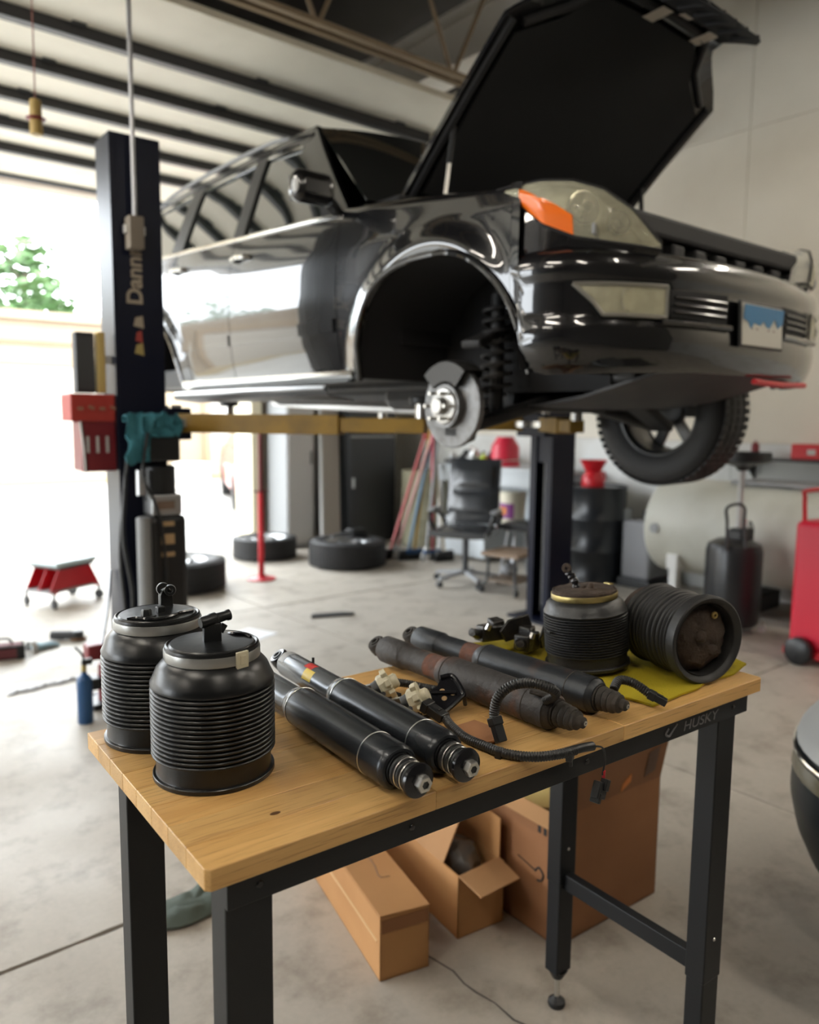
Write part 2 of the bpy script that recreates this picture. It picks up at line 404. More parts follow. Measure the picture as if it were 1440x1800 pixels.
# ------------------------------------------------------------------ outside
SIDING = mat('block_beige', s2l(146, 131, 110), .8, var=(1, s2l(136, 121, 101), .4, .7))
ODOOR = mat('roll_door_white', s2l(164, 157, 146), .6)
ob_ = T('warehouse', 'long beige building with white roll-up doors across the yard', 'building', (0, 17.5, 0))
M().b2((-38, 0, -.1), (46, 8, 3.45)).build('wall', SIDING, ob_, 0)
M().b2((-38.2, -.15, 3.45), (46.2, 8, 3.62)).build('roof_edge', mat('fascia', s2l(142, 127, 108), .6), ob_, 0)
M().b2((-38.1, -.05, 2.95), (46.1, 0, 3.02)).build('ledge', mat('ledge', s2l(122, 99, 74), .6), ob_, 0)
x = -36
dd = None
while x < 42:
    if dd is None:
        dd = M()
        for k in range(13): dd.b2((.06, -.07, .02+k*.19), (4.14, -.03, .02+k*.19+.18))
        dd = dd.build('roll_door', ODOOR, ob_, 0); fr = M(); fr.b2((-.1, -.09, 0), (.05, .01, 2.62)).b2((4.15, -.09, 0), (4.3, .01, 2.62)).b2((-.1, -.09, 2.5), (4.3, .01, 2.64)); fr = fr.build('door_frame', mat('oframe', s2l(140, 120, 94), .6), ob_, 0)
        q1, q2 = dd, fr
    else:
        q1, q2 = dd.copy(), fr.copy()
        for q in (q1, q2): COL.objects.link(q); q.parent = ob_
    q1.location = q2.location = (x+3.35, 0, 0); x += 5.7
M().b2((-40, 17.1, -.02), (60, 17.5, .1)).build('curb', mat('curb_c', s2l(160, 142, 106), .8), None, 0); tag(bpy.data.objects['curb'], kind='structure')
LEAF = mat('tree_leaf', (.055, .125, .036), .6, var=(2.5, (.11, .19, .075), .4, .6)); BARK = mat('tree_bark', (.09, .07, .05), .9)
def tree(x, y, h, w_, seed, label):
    t = T('tree', label, 'tree', (x, y, 0), group='trees behind the warehouse'); rnd = random.Random(seed)
    b = M().tube([(0, 0, 0), (.1, 0, h*.3), (-.1, .1, h*.6), (0, 0, h*.85)], lambda i: .22*(1-i/24)+.04, 8, 6)
    for k in range(6):
        a = rnd.random()*6.28; z = h*(.35+.08*k); b.tube([(0, 0, z), (math.cos(a)*w_*.35, math.sin(a)*w_*.35, z+h*.18)], .06, 6, 2)
    b.build('trunk', BARK, t)
    m_ = M()
    for k in range(1500):
        while True:
            p = Vector((rnd.uniform(-1, 1), rnd.uniform(-1, 1), rnd.uniform(-1, 1)))
            if p.length < 1: break
        q = Vector((p.x*w_, p.y*w_*.7, h*.64+p.z*h*.38)); q += NZ.noise_vector(q*.7)*.5
        s_ = rnd.uniform(.14, .30); a = Vector((rnd.gauss(0, 1), rnd.gauss(0, 1), rnd.gauss(0, 1))).normalized(); e = frame(a)
        m_.add([q-e[0]*s_, q-e[1]*s_*.5, q+e[0]*s_, q+e[1]*s_*.5], [(0, 1, 2, 3)])
    f_ = m_.build('foliage', LEAF, t, 0); f_['kind'] = 'stuff'
TL = ['green tree just beyond the left edge behind the warehouse', 'bright green tree above the warehouse roof, left of the lift column', 'green tree behind the warehouse mostly hidden by the lift column',
      'rounded tree far left behind the warehouse', 'spreading tree at the far left of the yard', 'thin tree at the left end of the row', 'tree at the right end of the row beyond the vehicle']
for i, (x, h, w_) in enumerate(((1.6, 7.2, 1.6), (5.7, 7.3, 1.65), (9.9, 7.3, 1.8), (-2.8, 6.6, 1.7), (-7.6, 6.6, 2.2), (-12.5, 6.4, 2.6), (17, 7, 2.4))):
    tree(x, 28.5+(i % 2)*.6, h, w_, i+3, TL[i])
# ------------------------------------------------------------------ workbench
TW, TD, TZ, TH = 1.172, .487, .970, .027
def wood(name, c1, c2, c3):
    m_ = bpy.data.materials.new(name); m_.use_nodes = True; t, b = nodes_of(m_)
    tc = t.nodes.new('ShaderNodeTexCoord'); oi = t.nodes.new('ShaderNodeObjectInfo')
    ad = t.nodes.new('ShaderNodeVectorMath'); ad.operation = 'MULTIPLY_ADD'; ad.inputs[1].default_value = (1, 1, 1)
    cb = t.nodes.new('ShaderNodeCombineXYZ')
    ml = t.nodes.new('ShaderNodeMath'); ml.operation = 'MULTIPLY'; ml.inputs[1].default_value = 37.0
    t.links.new(oi.outputs['Random'], ml.inputs[0])
    for k in range(3): t.links.new(ml.outputs[0], cb.inputs[k])
    t.links.new(tc.outputs['Object'], ad.inputs[0]); t.links.new(cb.outputs[0], ad.inputs[2])
    mp = t.nodes.new('ShaderNodeMapping'); mp.inputs['Scale'].default_value = (1.6, 22, 22); t.links.new(ad.outputs[0], mp.inputs['Vector'])
    n1 = t.nodes.new('ShaderNodeTexNoise'); n1.inputs['Scale'].default_value = 1.0; n1.inputs['Detail'].default_value = 4; n1.inputs['Distortion'].default_value = .8
    t.links.new(mp.outputs[0], n1.inputs['Vector'])
    mp2 = t.nodes.new('ShaderNodeMapping'); mp2.inputs['Scale'].default_value = (14, 420, 420); t.links.new(ad.outputs[0], mp2.inputs['Vector'])
    n2 = t.nodes.new('ShaderNodeTexNoise'); n2.inputs['Scale'].default_value = 1.0; n2.inputs['Detail'].default_value = 2; t.links.new(mp2.outputs[0], n2.inputs['Vector'])
    r1 = t.nodes.new('ShaderNodeValToRGB'); e = r1.color_ramp.elements; e[0].position = .34; e[0].color = (*c2, 1); e[1].position = .66; e[1].color = (*c1, 1)
    t.links.new(n1.outputs['Fac'], r1.inputs['Fac'])
    r2 = t.nodes.new('ShaderNodeMapRange'); r2.inputs['From Min'].default_value = .57; r2.inputs['From Max'].default_value = .72; r2.inputs['To Max'].default_value = .55
    t.links.new(n2.outputs['Fac'], r2.inputs['Value'])
    mx = t.nodes.new('ShaderNodeMix'); mx.data_type = 'RGBA'; mx.inputs[7].default_value = (*c3, 1)
    t.links.new(r2.outputs['Result'], mx.inputs['Factor']); t.links.new(r1.outputs['Color'], mx.inputs[6])
    hsv = t.nodes.new('ShaderNodeHueSaturation'); mr = t.nodes.new('ShaderNodeMapRange'); mr.inputs['To Min'].default_value = .86; mr.inputs['To Max'].default_value = 1.12
    t.links.new(oi.outputs['Random'], mr.inputs['Value']); t.links.new(mr.outputs['Result'], hsv.inputs['Value']); t.links.new(mx.outputs[2], hsv.inputs['Color'])
    t.links.new(hsv.outputs['Color'], b.inputs['Base Color']); b.inputs['Roughness'].default_value = .36; b.inputs['Specular IOR Level'].default_value = .4
    return m_
WOOD = wood('butcher_block', s2l(224, 182, 118), s2l(202, 156, 94), s2l(136, 92, 48))
wb = T('workbench', 'wooden-topped workbench with black steel legs in the foreground', 'workbench', (0, 0, 0))
top = sub('tabletop', wb)
rows = 8; rw = TD/rows; rnd = random.Random(4)
for j in range(rows):
    cuts = [0.0]; x = rnd.uniform(.25, .6)
    if j == 1: x = .40
    while x < TW-.18: cuts.append(x); x += rnd.uniform(.38, .62)
    cuts.append(TW)
    for a, b in zip(cuts, cuts[1:]):
        y0, y1 = j*rw, (j+1)*rw; g = .00012
        if j == 0 and a == 0: poly = [(a+.006, y0), (b-g, y0), (b-g, y1-g), (a, y1-g), (a, y0+.006)]
        elif j == 0 and b == TW: poly = [(a+g, y0), (b-.006, y0), (b, y0+.006), (b, y1-g), (a+g, y1-g)]
        else: poly = [(a+(g if a else 0), y0+g), (b-g, y0+g), (b-g, y1-g), (a+(g if a else 0), y1-g)]
        M().prism(poly, TH, lambda p, q, t: Vector((p, q, TZ-TH+t))).build('stave', WOOD, top, 0, .0009, seg=1)
kn = M().lathe([(0, 0), (.006, 0), (.0045, .00025), (0, .0003)], (.125, .075, TZ-.0001), n=14).build('knot', mat('knot', (.10, .045, .015), .5), top)
kn.scale = (1.4, .8, 1); kn.location = (-.05, .015, 0)
ZT = TZ-TH
for nm, a, b in (('front_apron', (.03, .012, ZT-.040), (1.142, .030, ZT)), ('rear_apron', (.04, TD-.03, ZT-.040), (1.132, TD-.012, ZT)),
                 ('side_apron', (.034, .03, ZT-.040), (.052, TD-.03, ZT)), ('side_apron', (1.120, .03, ZT-.040), (1.138, TD-.03, ZT))):
    M().b2(a, b).build(nm, BLACKM, wb, 0, .0012)
def leg(x0, x1, y0, y1, foot):
    lg = M().b2((x0, y0, .34), (x1, y1, ZT)).build('leg', BLACKM, wb, 0, .0025)
    dx = (x1-x0)*.12; dy = (y1-y0)*.12
    n = M(); zc = .10
    n.b2((x0+dx*.3, y0+dy*.3, zc), (x1-dx*.3, y1-dy*.3, .345)).build('inner_leg', BLACKM, lg, 0, .003)
    cx, cy = (x0+x1)/2, (y0+y1)/2
    M().lathe([(0, zc-.022), ((x1-x0)*.25, zc-.022), ((x1-x0)*.46, zc)], (cx, cy, 0), n=4 if False else 12).build('leg_end_cap', BLACK, lg)
    M().cyl((cx, cy, .02), (cx, cy, zc), .0065, n=12).build('levelling_screw', STEEL, lg)
    M().lathe([(0, 0), (.020, 0), (.0225, .006), (.021, .014), (.012, .021), (.007, .026), (0, .026)], (cx, cy, 0), n=20).build('foot', RUBBER, lg)
    for k in range(2): M().lathe([(0, 0), (.004, 0), (.003, .0018), (0, .002)], (cx, y0, ZT-.012-.012*k*0-.5*k), (0, -1, 0), 10).build('rivet', STEEL, lg)
    return lg
leg(.030, .092, .018, .062, 0); leg(1.052, 1.112, .018, .062, 0); leg(.040, .100, TD-.062, TD-.018, 0); leg(1.072, 1.128, TD-.062, TD-.018, 1)
M().b2((1.088, .06, .328), (1.112, TD-.06, .368)).build('end_crossbar', BLACKM, wb, 0, .0015)
M().b2((.056, .06, .328), (.080, TD-.06, .368)).build('end_crossbar', BLACKM, wb, 0, .0015)
for x, s_ in ((.100, 1), (1.072, -1)):
    y = TD-.04
    M().prism([(0, 0), (.10, 0), (0, -.12)], .003, lambda p, q, t, x=x, s_=s_, y=y: Vector((x, y-p*1.0, ZT-.04+q)) + Vector((t*s_, 0, 0))).build('gusset', BLACKM, wb, 0)
for x in (.072, .30, .66, 1.09):
    M().lathe([(0, 0), (.0045, 0), (.0052, .0006), (.004, .002), (0, .0024)], (x, .012, ZT-.02), (0, -1, 0), 12).build('apron_screw', GLOSSB, wb)
BADGE = mat('badge_grey', (.16, .16, .165), .45)
text('maker_lettering', 'HUSKY', .026, BADGE, wb, (.925, .0117, ZT-.031), (1, 0, 0), (0, 0, 1), sx=1.35, shear=.15)
M().tube([(.905, .0116, ZT-.012), (.895, .0116, ZT-.020), (.883, .0116, ZT-.030), (.872, .0116, ZT-.024), (.880, .0116, ZT-.015)], .0022, 6, 4).build('maker_emblem', BADGE, wb)

# ------------------------------------------------------------------ air springs
BANDM = mat('band_grey', (.36, .36, .345), .32, .6); BRASS = mat('brass_band', (.46, .37, .15), .35, .8, var=(40, (.25, .19, .08), .5, .75))
DUSTY = mat('dusty_rubber', (.010, .0105, .011), .40, var=(9, (.024, .022, .019), .45, .75), bump=(90, .25))
CRUD = mat('brown_crud', (.030, .018, .011), .85, var=(30, (.065, .042, .028), .4, .75), bump=(120, 1.0, .004))
SPRNEW = mat('new_rubber', (.004, .0045, .005), .32, bump=(260, .04))
CAPB = mat('moulded_cap', (.006, .0065, .007), .30, bump=(90, .12))
def bellows(n, z0, z1, r, amp, sag=None):
    p = (z1-z0)/n; out = []
    for i in range(n):
        for t, a in ((0, 0), (.18, .62), (.36, .95), (.5, 1), (.64, .95), (.82, .62)):
            z = z0+p*(i+t); out.append((r-amp+amp*a+(sag(z) if sag else 0), z))
    out.append((r-amp, z1)); return out
def air_spring(loc, rz, label, top_style, old=False, rot=None, group=None, h=1.0, n=15):
    rub = DUSTY if old else SPRNEW; o = T('air_spring', label, 'air spring', loc, rz, group, rot=rot)
    rb = .0875 if not old else .0855
    z = lambda v: v*h
    pr = [(0, 0), (.0850, 0), (.0860, .001), (.0860, .0060), (.0852, .0070), (.0818, .0078), (.0812, .0100), (.0812, z(.036))]
    M().lathe(pr, n=64).build('base_ring', CAPB if not old else rub, o, 28)
    pr = bellows(n, z(.034), z(.134), rb, .0046)+[(rb-.001, z(.136)), (rb-.0005, z(.140)), (rb-.004, z(.147)), (.078, z(.160)), (.0705, z(.1685)), (.0655, z(.172)), (.0645, z(.186))]
    M().lathe(pr, n=72).build('bellows', rub, o)
    M().lathe([(.0652, z(.172)), (.0672, z(.1725)), (.0676, z(.1735)), (.0676, z(.1855)), (.0672, z(.1865)), (.064, z(.187))], n=64).build('clamp_band', BRASS if old else BANDM, o)
    capm = CRUD if old else CAPB
    zc = z(.187)
    c = M().lathe([(.0655, zc-.006), (.0662, zc), (.0655, zc+.004), (.063, zc+.0055), (.0605, zc+.0035), (.058, zc+.006), (.03, zc+.008), (0, zc+.008)], n=56)
    if old: c.jit(.0018, 60, 3)
    c.build('top_cap', capm, o)
    zt = zc+.008
    if top_style == 'eye':            # upright lug with two rings, a hex plug and a square boss
        b = M().prism([(-.011, 0), (.011, 0), (.011, .020), (.008, .028), (0, .031), (-.008, .028), (-.011, .020)], .010, lambda p, q, t: Vector((.030+p, .022+t, zt-.002+q)))
        b.build('lug', BLACK, o, 30, .0012)
        M().lathe([(.0045, -.004), (.0085, -.004), (.0095, 0), (.0085, .006), (.0045, .006), (.0045, -.004)], (.032, .016, zt+.027), (-.5, -1, .1), 20).build('lug_ring', BLACK, o)
        M().lathe([(.005, -.004), (.0095, -.004), (.0105, 0), (.0095, .005), (.005, .005), (.005, -.004)], (.027, .030, zt+.028), (-.5, -1, .1), 20).build('lug_ring', BLACK, o)
        M().lathe([(0, 0), (.015, 0), (.0145, .003), (.0085, .0035), (.008, .011), (.0065, .0135), (0, .014)], (-.030, -.020, zt-.001), n=6).build('hex_plug', BLACK, o, 25)
        M().b2((-.005, -.012, zt-.002), (.008, -.001, zt+.009)).build('boss', BLACK, o, 25, .0015)
        M().tube([(-.056, -.01, zt-.001), (-.045, -.02, zt+.001), (-.038, -.036, zt+.001), (-.02, -.045, zt), (.005, -.042, zt+.001), (.02, -.034, zt+.001), (.045, -.030, zt)], .0028, 6, 5).build('moulded_rib', GLOSSB, o)
    elif top_style == 'elbow':        # upright block with a hose fitting laid across the top
        M().b2((-.013, -.010, zt-.003), (.012, .004, zt+.026)).build('lug', BLACK, o, 25, .0015)
        b = M().lathe([(0, -.012), (.007, -.012), (.0085, -.009), (.0085, .002), (.0095, .004), (.0095, .012), (.0075, .014), (.0068, .028), (.0080, .030), (.0080, .034), (.0055, .035), (.0055, .030), (0, .030)], (-.006, -.004, zt+.029), (.95, .28, .12), 18)
        b.build('hose_fitting', BLACK, o)
        M().cyl((.012, .002, zt+.010), (.019, .004, zt+.020), .005, n=10).build('lock_clip', BLACK, o)
        M().tube([(.030, .030, zt-.001), (.036, .018, zt+.001), (.05, .012, zt), (.055, -.002, zt-.002)], .0026, 6, 5).build('moulded_rib', GLOSSB, o)
        tb = M().box((0, -.0682, z(.180)), (.0195, .0045, z(.0235))); tb.box((0, -.0705, z(.180)), (.010, .002, .014))
        for i, p in enumerate(tb.v):
            a = R(25); tb.v[i] = Vector((p.x*math.cos(a)-p.y*math.sin(a), p.x*math.sin(a)+p.y*math.cos(a), p.z))
        tb.build('band_buckle', CREAM, o, 0, .0012)
    elif top_style == 'old':
        M().tube([(-.012, .012, zt-.004), (-.013, .014, zt+.012), (-.018, .020, zt+.024), (-.024, .022, zt+.034)], lambda i: .0075+.0015*math.sin(i*1.3), 10, 6).jit(.0012, 80, 2).build('air_fitting', mat('oily_metal', (.05, .05, .055), .2, .7, bump=(80, .6)), o)
        M().lathe([(.003, -.006), (.009, -.006), (.0105, 0), (.009, .007), (.003, .007), (.003, -.006)], (-.026, .022, zt+.039), (-.6, -.7, .2), 16).jit(.0009, 90, 4).build('fitting_ring', CRUD, o)
        M().lathe([(0, 0), (.014, 0), (.013, .003), (.007, .004), (.0065, .010), (.004, .013), (0, .0135)], (.004, -.022, zt-.002), n=14).jit(.0007, 90, 5).build('bolt', CRUD, o)
        M().lathe([(0, 0), (.006, 0), (.005, .005), (0, .006)], (-.004, -.004, zt-.001), n=10).build('plug', CRUD, o)
        M().box((.066, .016, z(.182)), (.010, .02, .022), (0, 0, .2)).build('band_buckle', BRASS, o, 0, .002)
        bt = M().box((-.0895, -.012, z(.098)), (.004, .014, .006)); bt.build('torn_flap', rub, o, 0, .001)
    return o
air_spring((.097, .421, TZ), R(10), 'new black air spring with an upright lug at the back left corner of the bench', 'eye', h=1.03, group='new air springs')
air_spring((.1135, .243, TZ), R(-12), 'new black air spring with a cream band buckle at the front left of the bench', 'elbow', h=.99, group='new air springs')
air_spring((.932, .248, TZ+.012), R(-20), 'old dusty air spring standing upright with a brass band and crusted brown top', 'old', True, h=.80, group='old air springs', rot=(R(-2), R(-4), R(-20)))
# the old spring that lies on its side, open end towards the camera
od = T('air_spring', 'old black air spring lying on its side at the right end of the bench', 'air spring', (1.030, .036, TZ+.0905), group='old air springs', rot=(R(-90), 0, R(-14)))
OLDB = mat('old_rubber_dark', (.013, .013, .013), .5, var=(8, (.024, .022, .019), .5, .8), bump=(70, .3))
pr = [(.070, .012), (.074, .004), (.083, -.001), (.086, .001), (.087, .006), (.087, .020), (.083, .024)]+bellows(11, .026, .155, .0825, .0075, lambda z: .002*math.sin(z*90))+[(.075, .165), (.066, .172)]
M().lathe(pr, n=64).build('bellows', OLDB, od)
M().lathe([(.0725, .0105), (.070, .006), (.069, .012), (.068, .036), (.066, .040)], n=48).build('inner_lip', OLDB, od)
cr = M().lathe([(.068, .028), (.060, .022), (.050, .014), (.030, .009), (.010, .011), (0, .013)], n=40); cr.jit(.0065, 42, 8); cr.build('crusted_end_plate', CRUD, od)
M().ball((.018, .022, .014), .014, 12).jit(.004, 70, 1).build('crust_lump', CRUD, od); M().ball((-.012, -.006, .010), .012, 12).jit(.004, 70, 2).build('crust_lump', CRUD, od)
M().lathe([(.003, -.002), (.0065, -.002), (.0075, 0), (.0065, .003), (.003, .003), (.003, -.002)], (.022, -.046, .010), n=14).build('brass_port', mat('brass_port', (.5, .36, .13), .3, .9), od)
M().lathe([(.066, .171), (.069, .172), (.069, .186), (.066, .187), (0, .190)], n=40).build('rear_cap', CRUD, od)

# ------------------------------------------------------------------ shock absorbers
SHOCK = mat('satin_black_tube', (.022, .025, .029), .27, .35, bump=(400, .02)); SHOCKG = mat('satin_grey_tube', (.11, .12, .13), .27, .5)
RUST = mat('rusted_tube', (.040, .036, .034), .62, .2, var=(16, (.11, .045, .022), .56, .74, 8), bump=(70, .9, .003))
RUST2 = mat('scuffed_tube', (.022, .025, .029), .42, .3, var=(9, (.085, .040, .024), .62, .78, 8), bump=(60, .5, .002))
RUSTD = mat('rust_band', (.12, .04, .018), .8, var=(25, (.05, .035, .03), .45, .65), bump=(80, 1, .003))
GRIME = mat('grime', (.028, .024, .020), .8, var=(25, (.060, .046, .034), .45, .75), bump=(80, 1.0, .003))
def shock(p_eye, p_nut, label, old=False, group=None, sticker=False, tube=None):
    a, b = Vector(p_eye), Vector(p_nut); ax = (b-a); L = ax.length; ax.normalize()
    o = T('shock_absorber', label, 'shock absorber', a, group=group)
    A = Vector((0, 0, 0)); k = L/.62
    m1, m2 = (tube if tube else ((SHOCKG, SHOCK) if not old else (RUST, RUST)))
    side = frame(ax)[0]
    ea = (side*.55+Vector((0, 0, .75))-ax*.15).normalized() if side.x < 0 else (-side*.55+Vector((0, 0, .75))-ax*.15).normalized()
    e = M().lathe([(.0095, -.014), (.016, -.014), (.0185, -.011), (.0195, 0), (.0185, .011), (.016, .014), (.0095, .014), (.0085, .0), (.0095, -.014)], A, ea, 24); e.build('eye', GLOSSB if not old else GRIME, o)
    M().lathe([(.0065, -.016), (.0105, -.016), (.0105, .016), (.0065, .016), (.0065, -.016)], A, ea, 18).build('eye_sleeve', BLACK if not old else GRIME, o)
    J = (lambda q, s_: q.jit(.0011, 45, s_)) if old else (lambda q, s_: q)
    M().lathe([(0, .012), (.012, .014), (.014, .022), (.022, .028)], A, ax, 24).build('neck', GLOSSB if not old else GRIME, o)
    t1 = [(.010, .022*k), (.0225, .026*k), (.0245, .032*k), (.0245, .215*k), (.0235, .222*k), (.0255, .232*k)]
    if old: t1 = [(.010, .022*k), (.025, .026*k), (.0275, .032*k), (.0278, .10*k), (.0265, .104*k), (.0245, .108*k), (.0245, .16*k), (.0242, .215*k), (.0245, .232*k)]
    J(M().lathe(t1, A, ax, 40), 1).build('reserve_tube', m1, o)
    if old: J(M().lathe([(.0248, .185*k), (.0252, .19*k), (.0250, .25*k), (.0285, .262*k)], A, ax, 40), 4).build('rust_collar', RUSTD, o)
    t2 = [(.0235, .223*k), (.0275, .228*k), (.031, .240*k), (.0322, .252*k)]+[(.0322, (.252+.268*i/8)*k) for i in range(1, 9)]+[(.0315, .525*k), (.028, .530*k), (.024, .531*k), (.0235, .522*k), (0, .52*k)]
    if old: t2 = t2[:-5]+[(.0312, .518*k), (.0285, .526*k), (.0245, .531*k), (0, .531*k)]
    J(M().lathe(t2, A, ax, 44), 2).build('dust_tube', m2, o)
    for s_ in (.248, .472):
        M().lathe([(.0321, (s_-.0012)*k), (.0329, (s_-.0006)*k), (.0329, (s_+.0006)*k), (.0321, (s_+.0012)*k)], A, ax, 44).build('weld_line', STEEL if not old else GRIME, o)
    z0 = .530*k; bm_ = BLACK if not old else GRIME
    M().lathe([(0, z0-.01), (.0225, z0-.008), (.0225, z0+.004), (0, z0+.005)], A, ax, 30).build('piston_guide', bm_, o)
    zz = z0+.004; wst = .72 if not old else .86
    for i, (rr, th) in enumerate(((.0225, .013), (.0215, .012), (.0205, .012)) if not old else ((.0215, .011), (.0205, .011), (.0195, .011))):
        J(M().lathe([(0, zz), (rr*wst, zz), (rr, zz+th*.3), (rr, zz+th*.6), (rr*wst, zz+th), (0, zz+th)], A, ax, 30), 3).build('bushing', RUBBER if not old else GRIME, o); zz += th
        if not old and i < 2: M().lathe([(0, zz-.001), (rr*.97, zz-.001), (rr*1.0, zz), (rr*.97, zz+.0012), (0, zz+.0012)], A, ax, 30).build('washer', STEEL, o)
    if not old:
        M().lathe([(0, zz-.001), (.0225, zz-.001), (.0245, zz+.001), (.0235, zz+.005), (.016, zz+.008), (0, zz+.0085)], A, ax, 32).build('cup_washer', GLOSSB, o)
        M().lathe([(.0055, zz+.008), (.0105, zz+.008), (.0118, zz+.010), (.0118, zz+.018), (.0105, zz+.020), (.0058, zz+.020), (.0058, zz+.012)], A, ax, 6).build('nut', STEEL, o, 25)
        M().cyl(A+ax*(zz+.005), A+ax*(zz+.0185), .0056, n=14).build('threaded_rod', BLACK, o)
    else:
        J(M().lathe([(0, zz-.002), (.0165, zz-.002), (.0155, zz+.006), (.010, zz+.009), (.009, zz+.018), (.005, zz+.021), (0, zz+.021)], A, ax, 20), 5).build('crusted_nut', GRIME, o)
        M().lathe([(.0015, 0), (.004, 0), (.0042, .002), (.0015, .002)], A+ax*(zz+.020), ax, 12).build('rod_tip', STEEL, o)
    if sticker:
        x, y, z = frame(ax); 
        def ang(v): v = Vector(v); return math.atan2(v.dot(y), v.dot(x))
        c = ang((-.35, -.1, .9))
        for nm, col, s0, s1, da0, da1 in (('red_label', (.50, .02, .015), .118, .146, -.55, .15), ('yellow_label', (.65, .46, .02), .131, .163, -.15+.3, 1.0), ('silver_label', (.35, .35, .35), .03, .05, -.9, .7)):
            M().lathe([(.02475, s0), (.02475, s1)], A, ax, 12, c+da0, c+da1).build(nm, mat(nm, col, .4), o)
    return o
zs_ = TZ+.033
shock((.302, .560, zs_), (.289, -.060, zs_), 'new black shock absorber nearest the air springs, partly behind them', group='new shock absorbers')
shock((.388, .560, zs_), (.371, -.062, zs_), 'new black shock absorber with a red and yellow label', group='new shock absorbers', sticker=True)
o1 = shock((.600, .530, zs_), (.627, -.034, zs_), 'rusty old shock absorber with a corrugated hose looped over it', True, 'old shock absorbers')
o2 = shock((.705, .552, zs_), (.744, -.028, zs_), 'rusty old shock absorber lying next to the upright old air spring', True, 'old shock absorbers', tube=(RUST2, RUST2))
def corrugated(pts, r, pitch=.0042, n=12, amp=.16):
    P = smooth_path(pts, 14); L = [0]
    for a, b in zip(P, P[1:]): L.append(L[-1]+(b-a).length)
    m_ = M(); N = int(L[-1]/pitch)*4; Q = []; j = 0
    for i in range(N+1):
        s_ = L[-1]*i/N
        while j < len(L)-2 and L[j+1] < s_: j += 1
        t = (s_-L[j])/max(1e-9, L[j+1]-L[j]); Q.append(P[j].lerp(P[j+1], t))
    return m_.tube(Q, lambda i: r*(1-amp) if i % 4 == 0 else (r if i % 4 == 2 else r*.95), n, 1)
HOSE = mat('hose_black', (.014, .014, .014), .4)
def plug(parent, p, d, w_=.016, l_=.036, mt=BLACK, up=(0, 0, 1), nm='connector'):
    p, d = Vector(p), Vector(d).normalized()
    c = M().bar(p, p+d*l_, w_, w_*.8, up).build(nm, mt, parent, 0, .002, world=True)
    M().bar(p-d*.004, p+d*.010, w_*1.2, w_*.95, up).build('connector_collar', mt, c, 0, .002, world=True)
    M().bar(p+d*l_*.35+Vector((0, 0, w_*.4)), p+d*l_*.8+Vector((0, 0, w_*.45)), w_*.5, w_*.25, up).build('latch', mt, c, 0, .001, world=True)
    return c
h = corrugated([(.604, .055, 1.026), (.598, .030, 1.044), (.580, .022, 1.060), (.553, .038, 1.070), (.528, .056, 1.066), (.513, .070, 1.048), (.510, .076, 1.024), (.508, .073, 1.008)], .0085).build('corrugated_hose', HOSE, o1, world=True)
M().bar((.612, .040, 1.037), (.600, .085, 1.036), .016, .012).jit(.002, 60).build('hose_clip', GRIME, o1, 0, .003, world=True)
plug(o1, (.508, .073, 1.010), (-.03, -.35, -.6), .017, .036)
h2 = corrugated([(.775, .055, 1.010), (.800, .062, 1.020), (.822, .048, 1.014), (.833, .022, 1.000)], .0085).build('corrugated_hose', HOSE, o2, world=True)
plug(o2, (.833, .020, .999), (.35, -.55, -.28), .016, .030)

# ------------------------------------------------------------------ new height sensors, harness
def ev(c, d, k):                                # helper for lists of boxes
    for a in k: c.box(*a)
def sensor(loc, rz, label):
    o = T('height_sensor', label, 'sensor', loc, rz, 'new height sensors')
    b = M().lathe([(0, -.010), (.016, -.010), (.0185, -.007), (.0185, .006), (.016, .009), (0, .009)], (0, 0, .026), (.75, -.5, .45), 10); b.build('sensor_body', CREAM, o, 25)
    b = M()
    for k in range(7):
        a = k*2*PI/7; x, y, z = frame((.75, -.5, .45)); b.box(Vector((0, 0, .026))+(x*math.cos(a)+y*math.sin(a))*.0185+z*.004, (.010, .010, .009), Matrix((x*math.cos(a)+y*math.sin(a), y*math.cos(a)-x*math.sin(a), z)).transposed())
    b.build('gear_flange', CREAM, o, 0, .0012)
    b = M().lathe([(0, .008), (.011, .008), (.011, .017), (.008, .020), (0, .020)], (0, 0, .026), (.75, -.5, .45), 16); b.build('cream_cap', CREAM, o)
    b = M().lathe([(0, -.020), (.013, -.020), (.0145, -.010), (.0145, -.008)], (0, 0, .026), (.75, -.5, .45), 16); b.build('sensor_backing', BLACK, o)
    M().bar((-.006, .004, .028), (-.030, .026, .018), .006, .010).build('sensor_arm', STEEL, o, 0, .001)
    M().ball((-.032, .028, .017), .0065, 12).build('ball_joint', STEEL, o)
    M().cyl((-.032, .028, .011), (-.036, .032, .024), .0025, n=8).build('stud', STEEL, o)
    M().b2((-.020, -.012, 0), (.022, .012, .012)).build('mount_foot', BLACK, o, 0, .002)
    M().cyl((-.014, -.008, .010), (-.02, -.016, .022), .004, n=8).build('spring_clip', CHROME, o)
    return o
s1 = sensor((.473, .322, TZ), R(8), 'cream geared height sensor farther back beside the labelled shock')
s2 = sensor((.474, .232, TZ), R(-6), 'cream geared height sensor nearer the front, plugged into the hose')
s1.scale = s2.scale = (1.22, 1.22, 1.22)
M().bar((-.032, .028, .017), (-.030, .135, .012), .005, .008).build('link_rod', STEEL, s1, 0, .001)
lt = M().lathe([(0, -.008), (.007, -.006), (.008, 0), (.007, .006), (0, .008)], (-.030, .138, .014), (0, .3, 1), 12); lt.build('link_joint', BLACK, s1)
M().cyl((-.028, .138, .02), (-.026, .14, .042), .0022, n=8).build('link_stud', BLACK, s1)
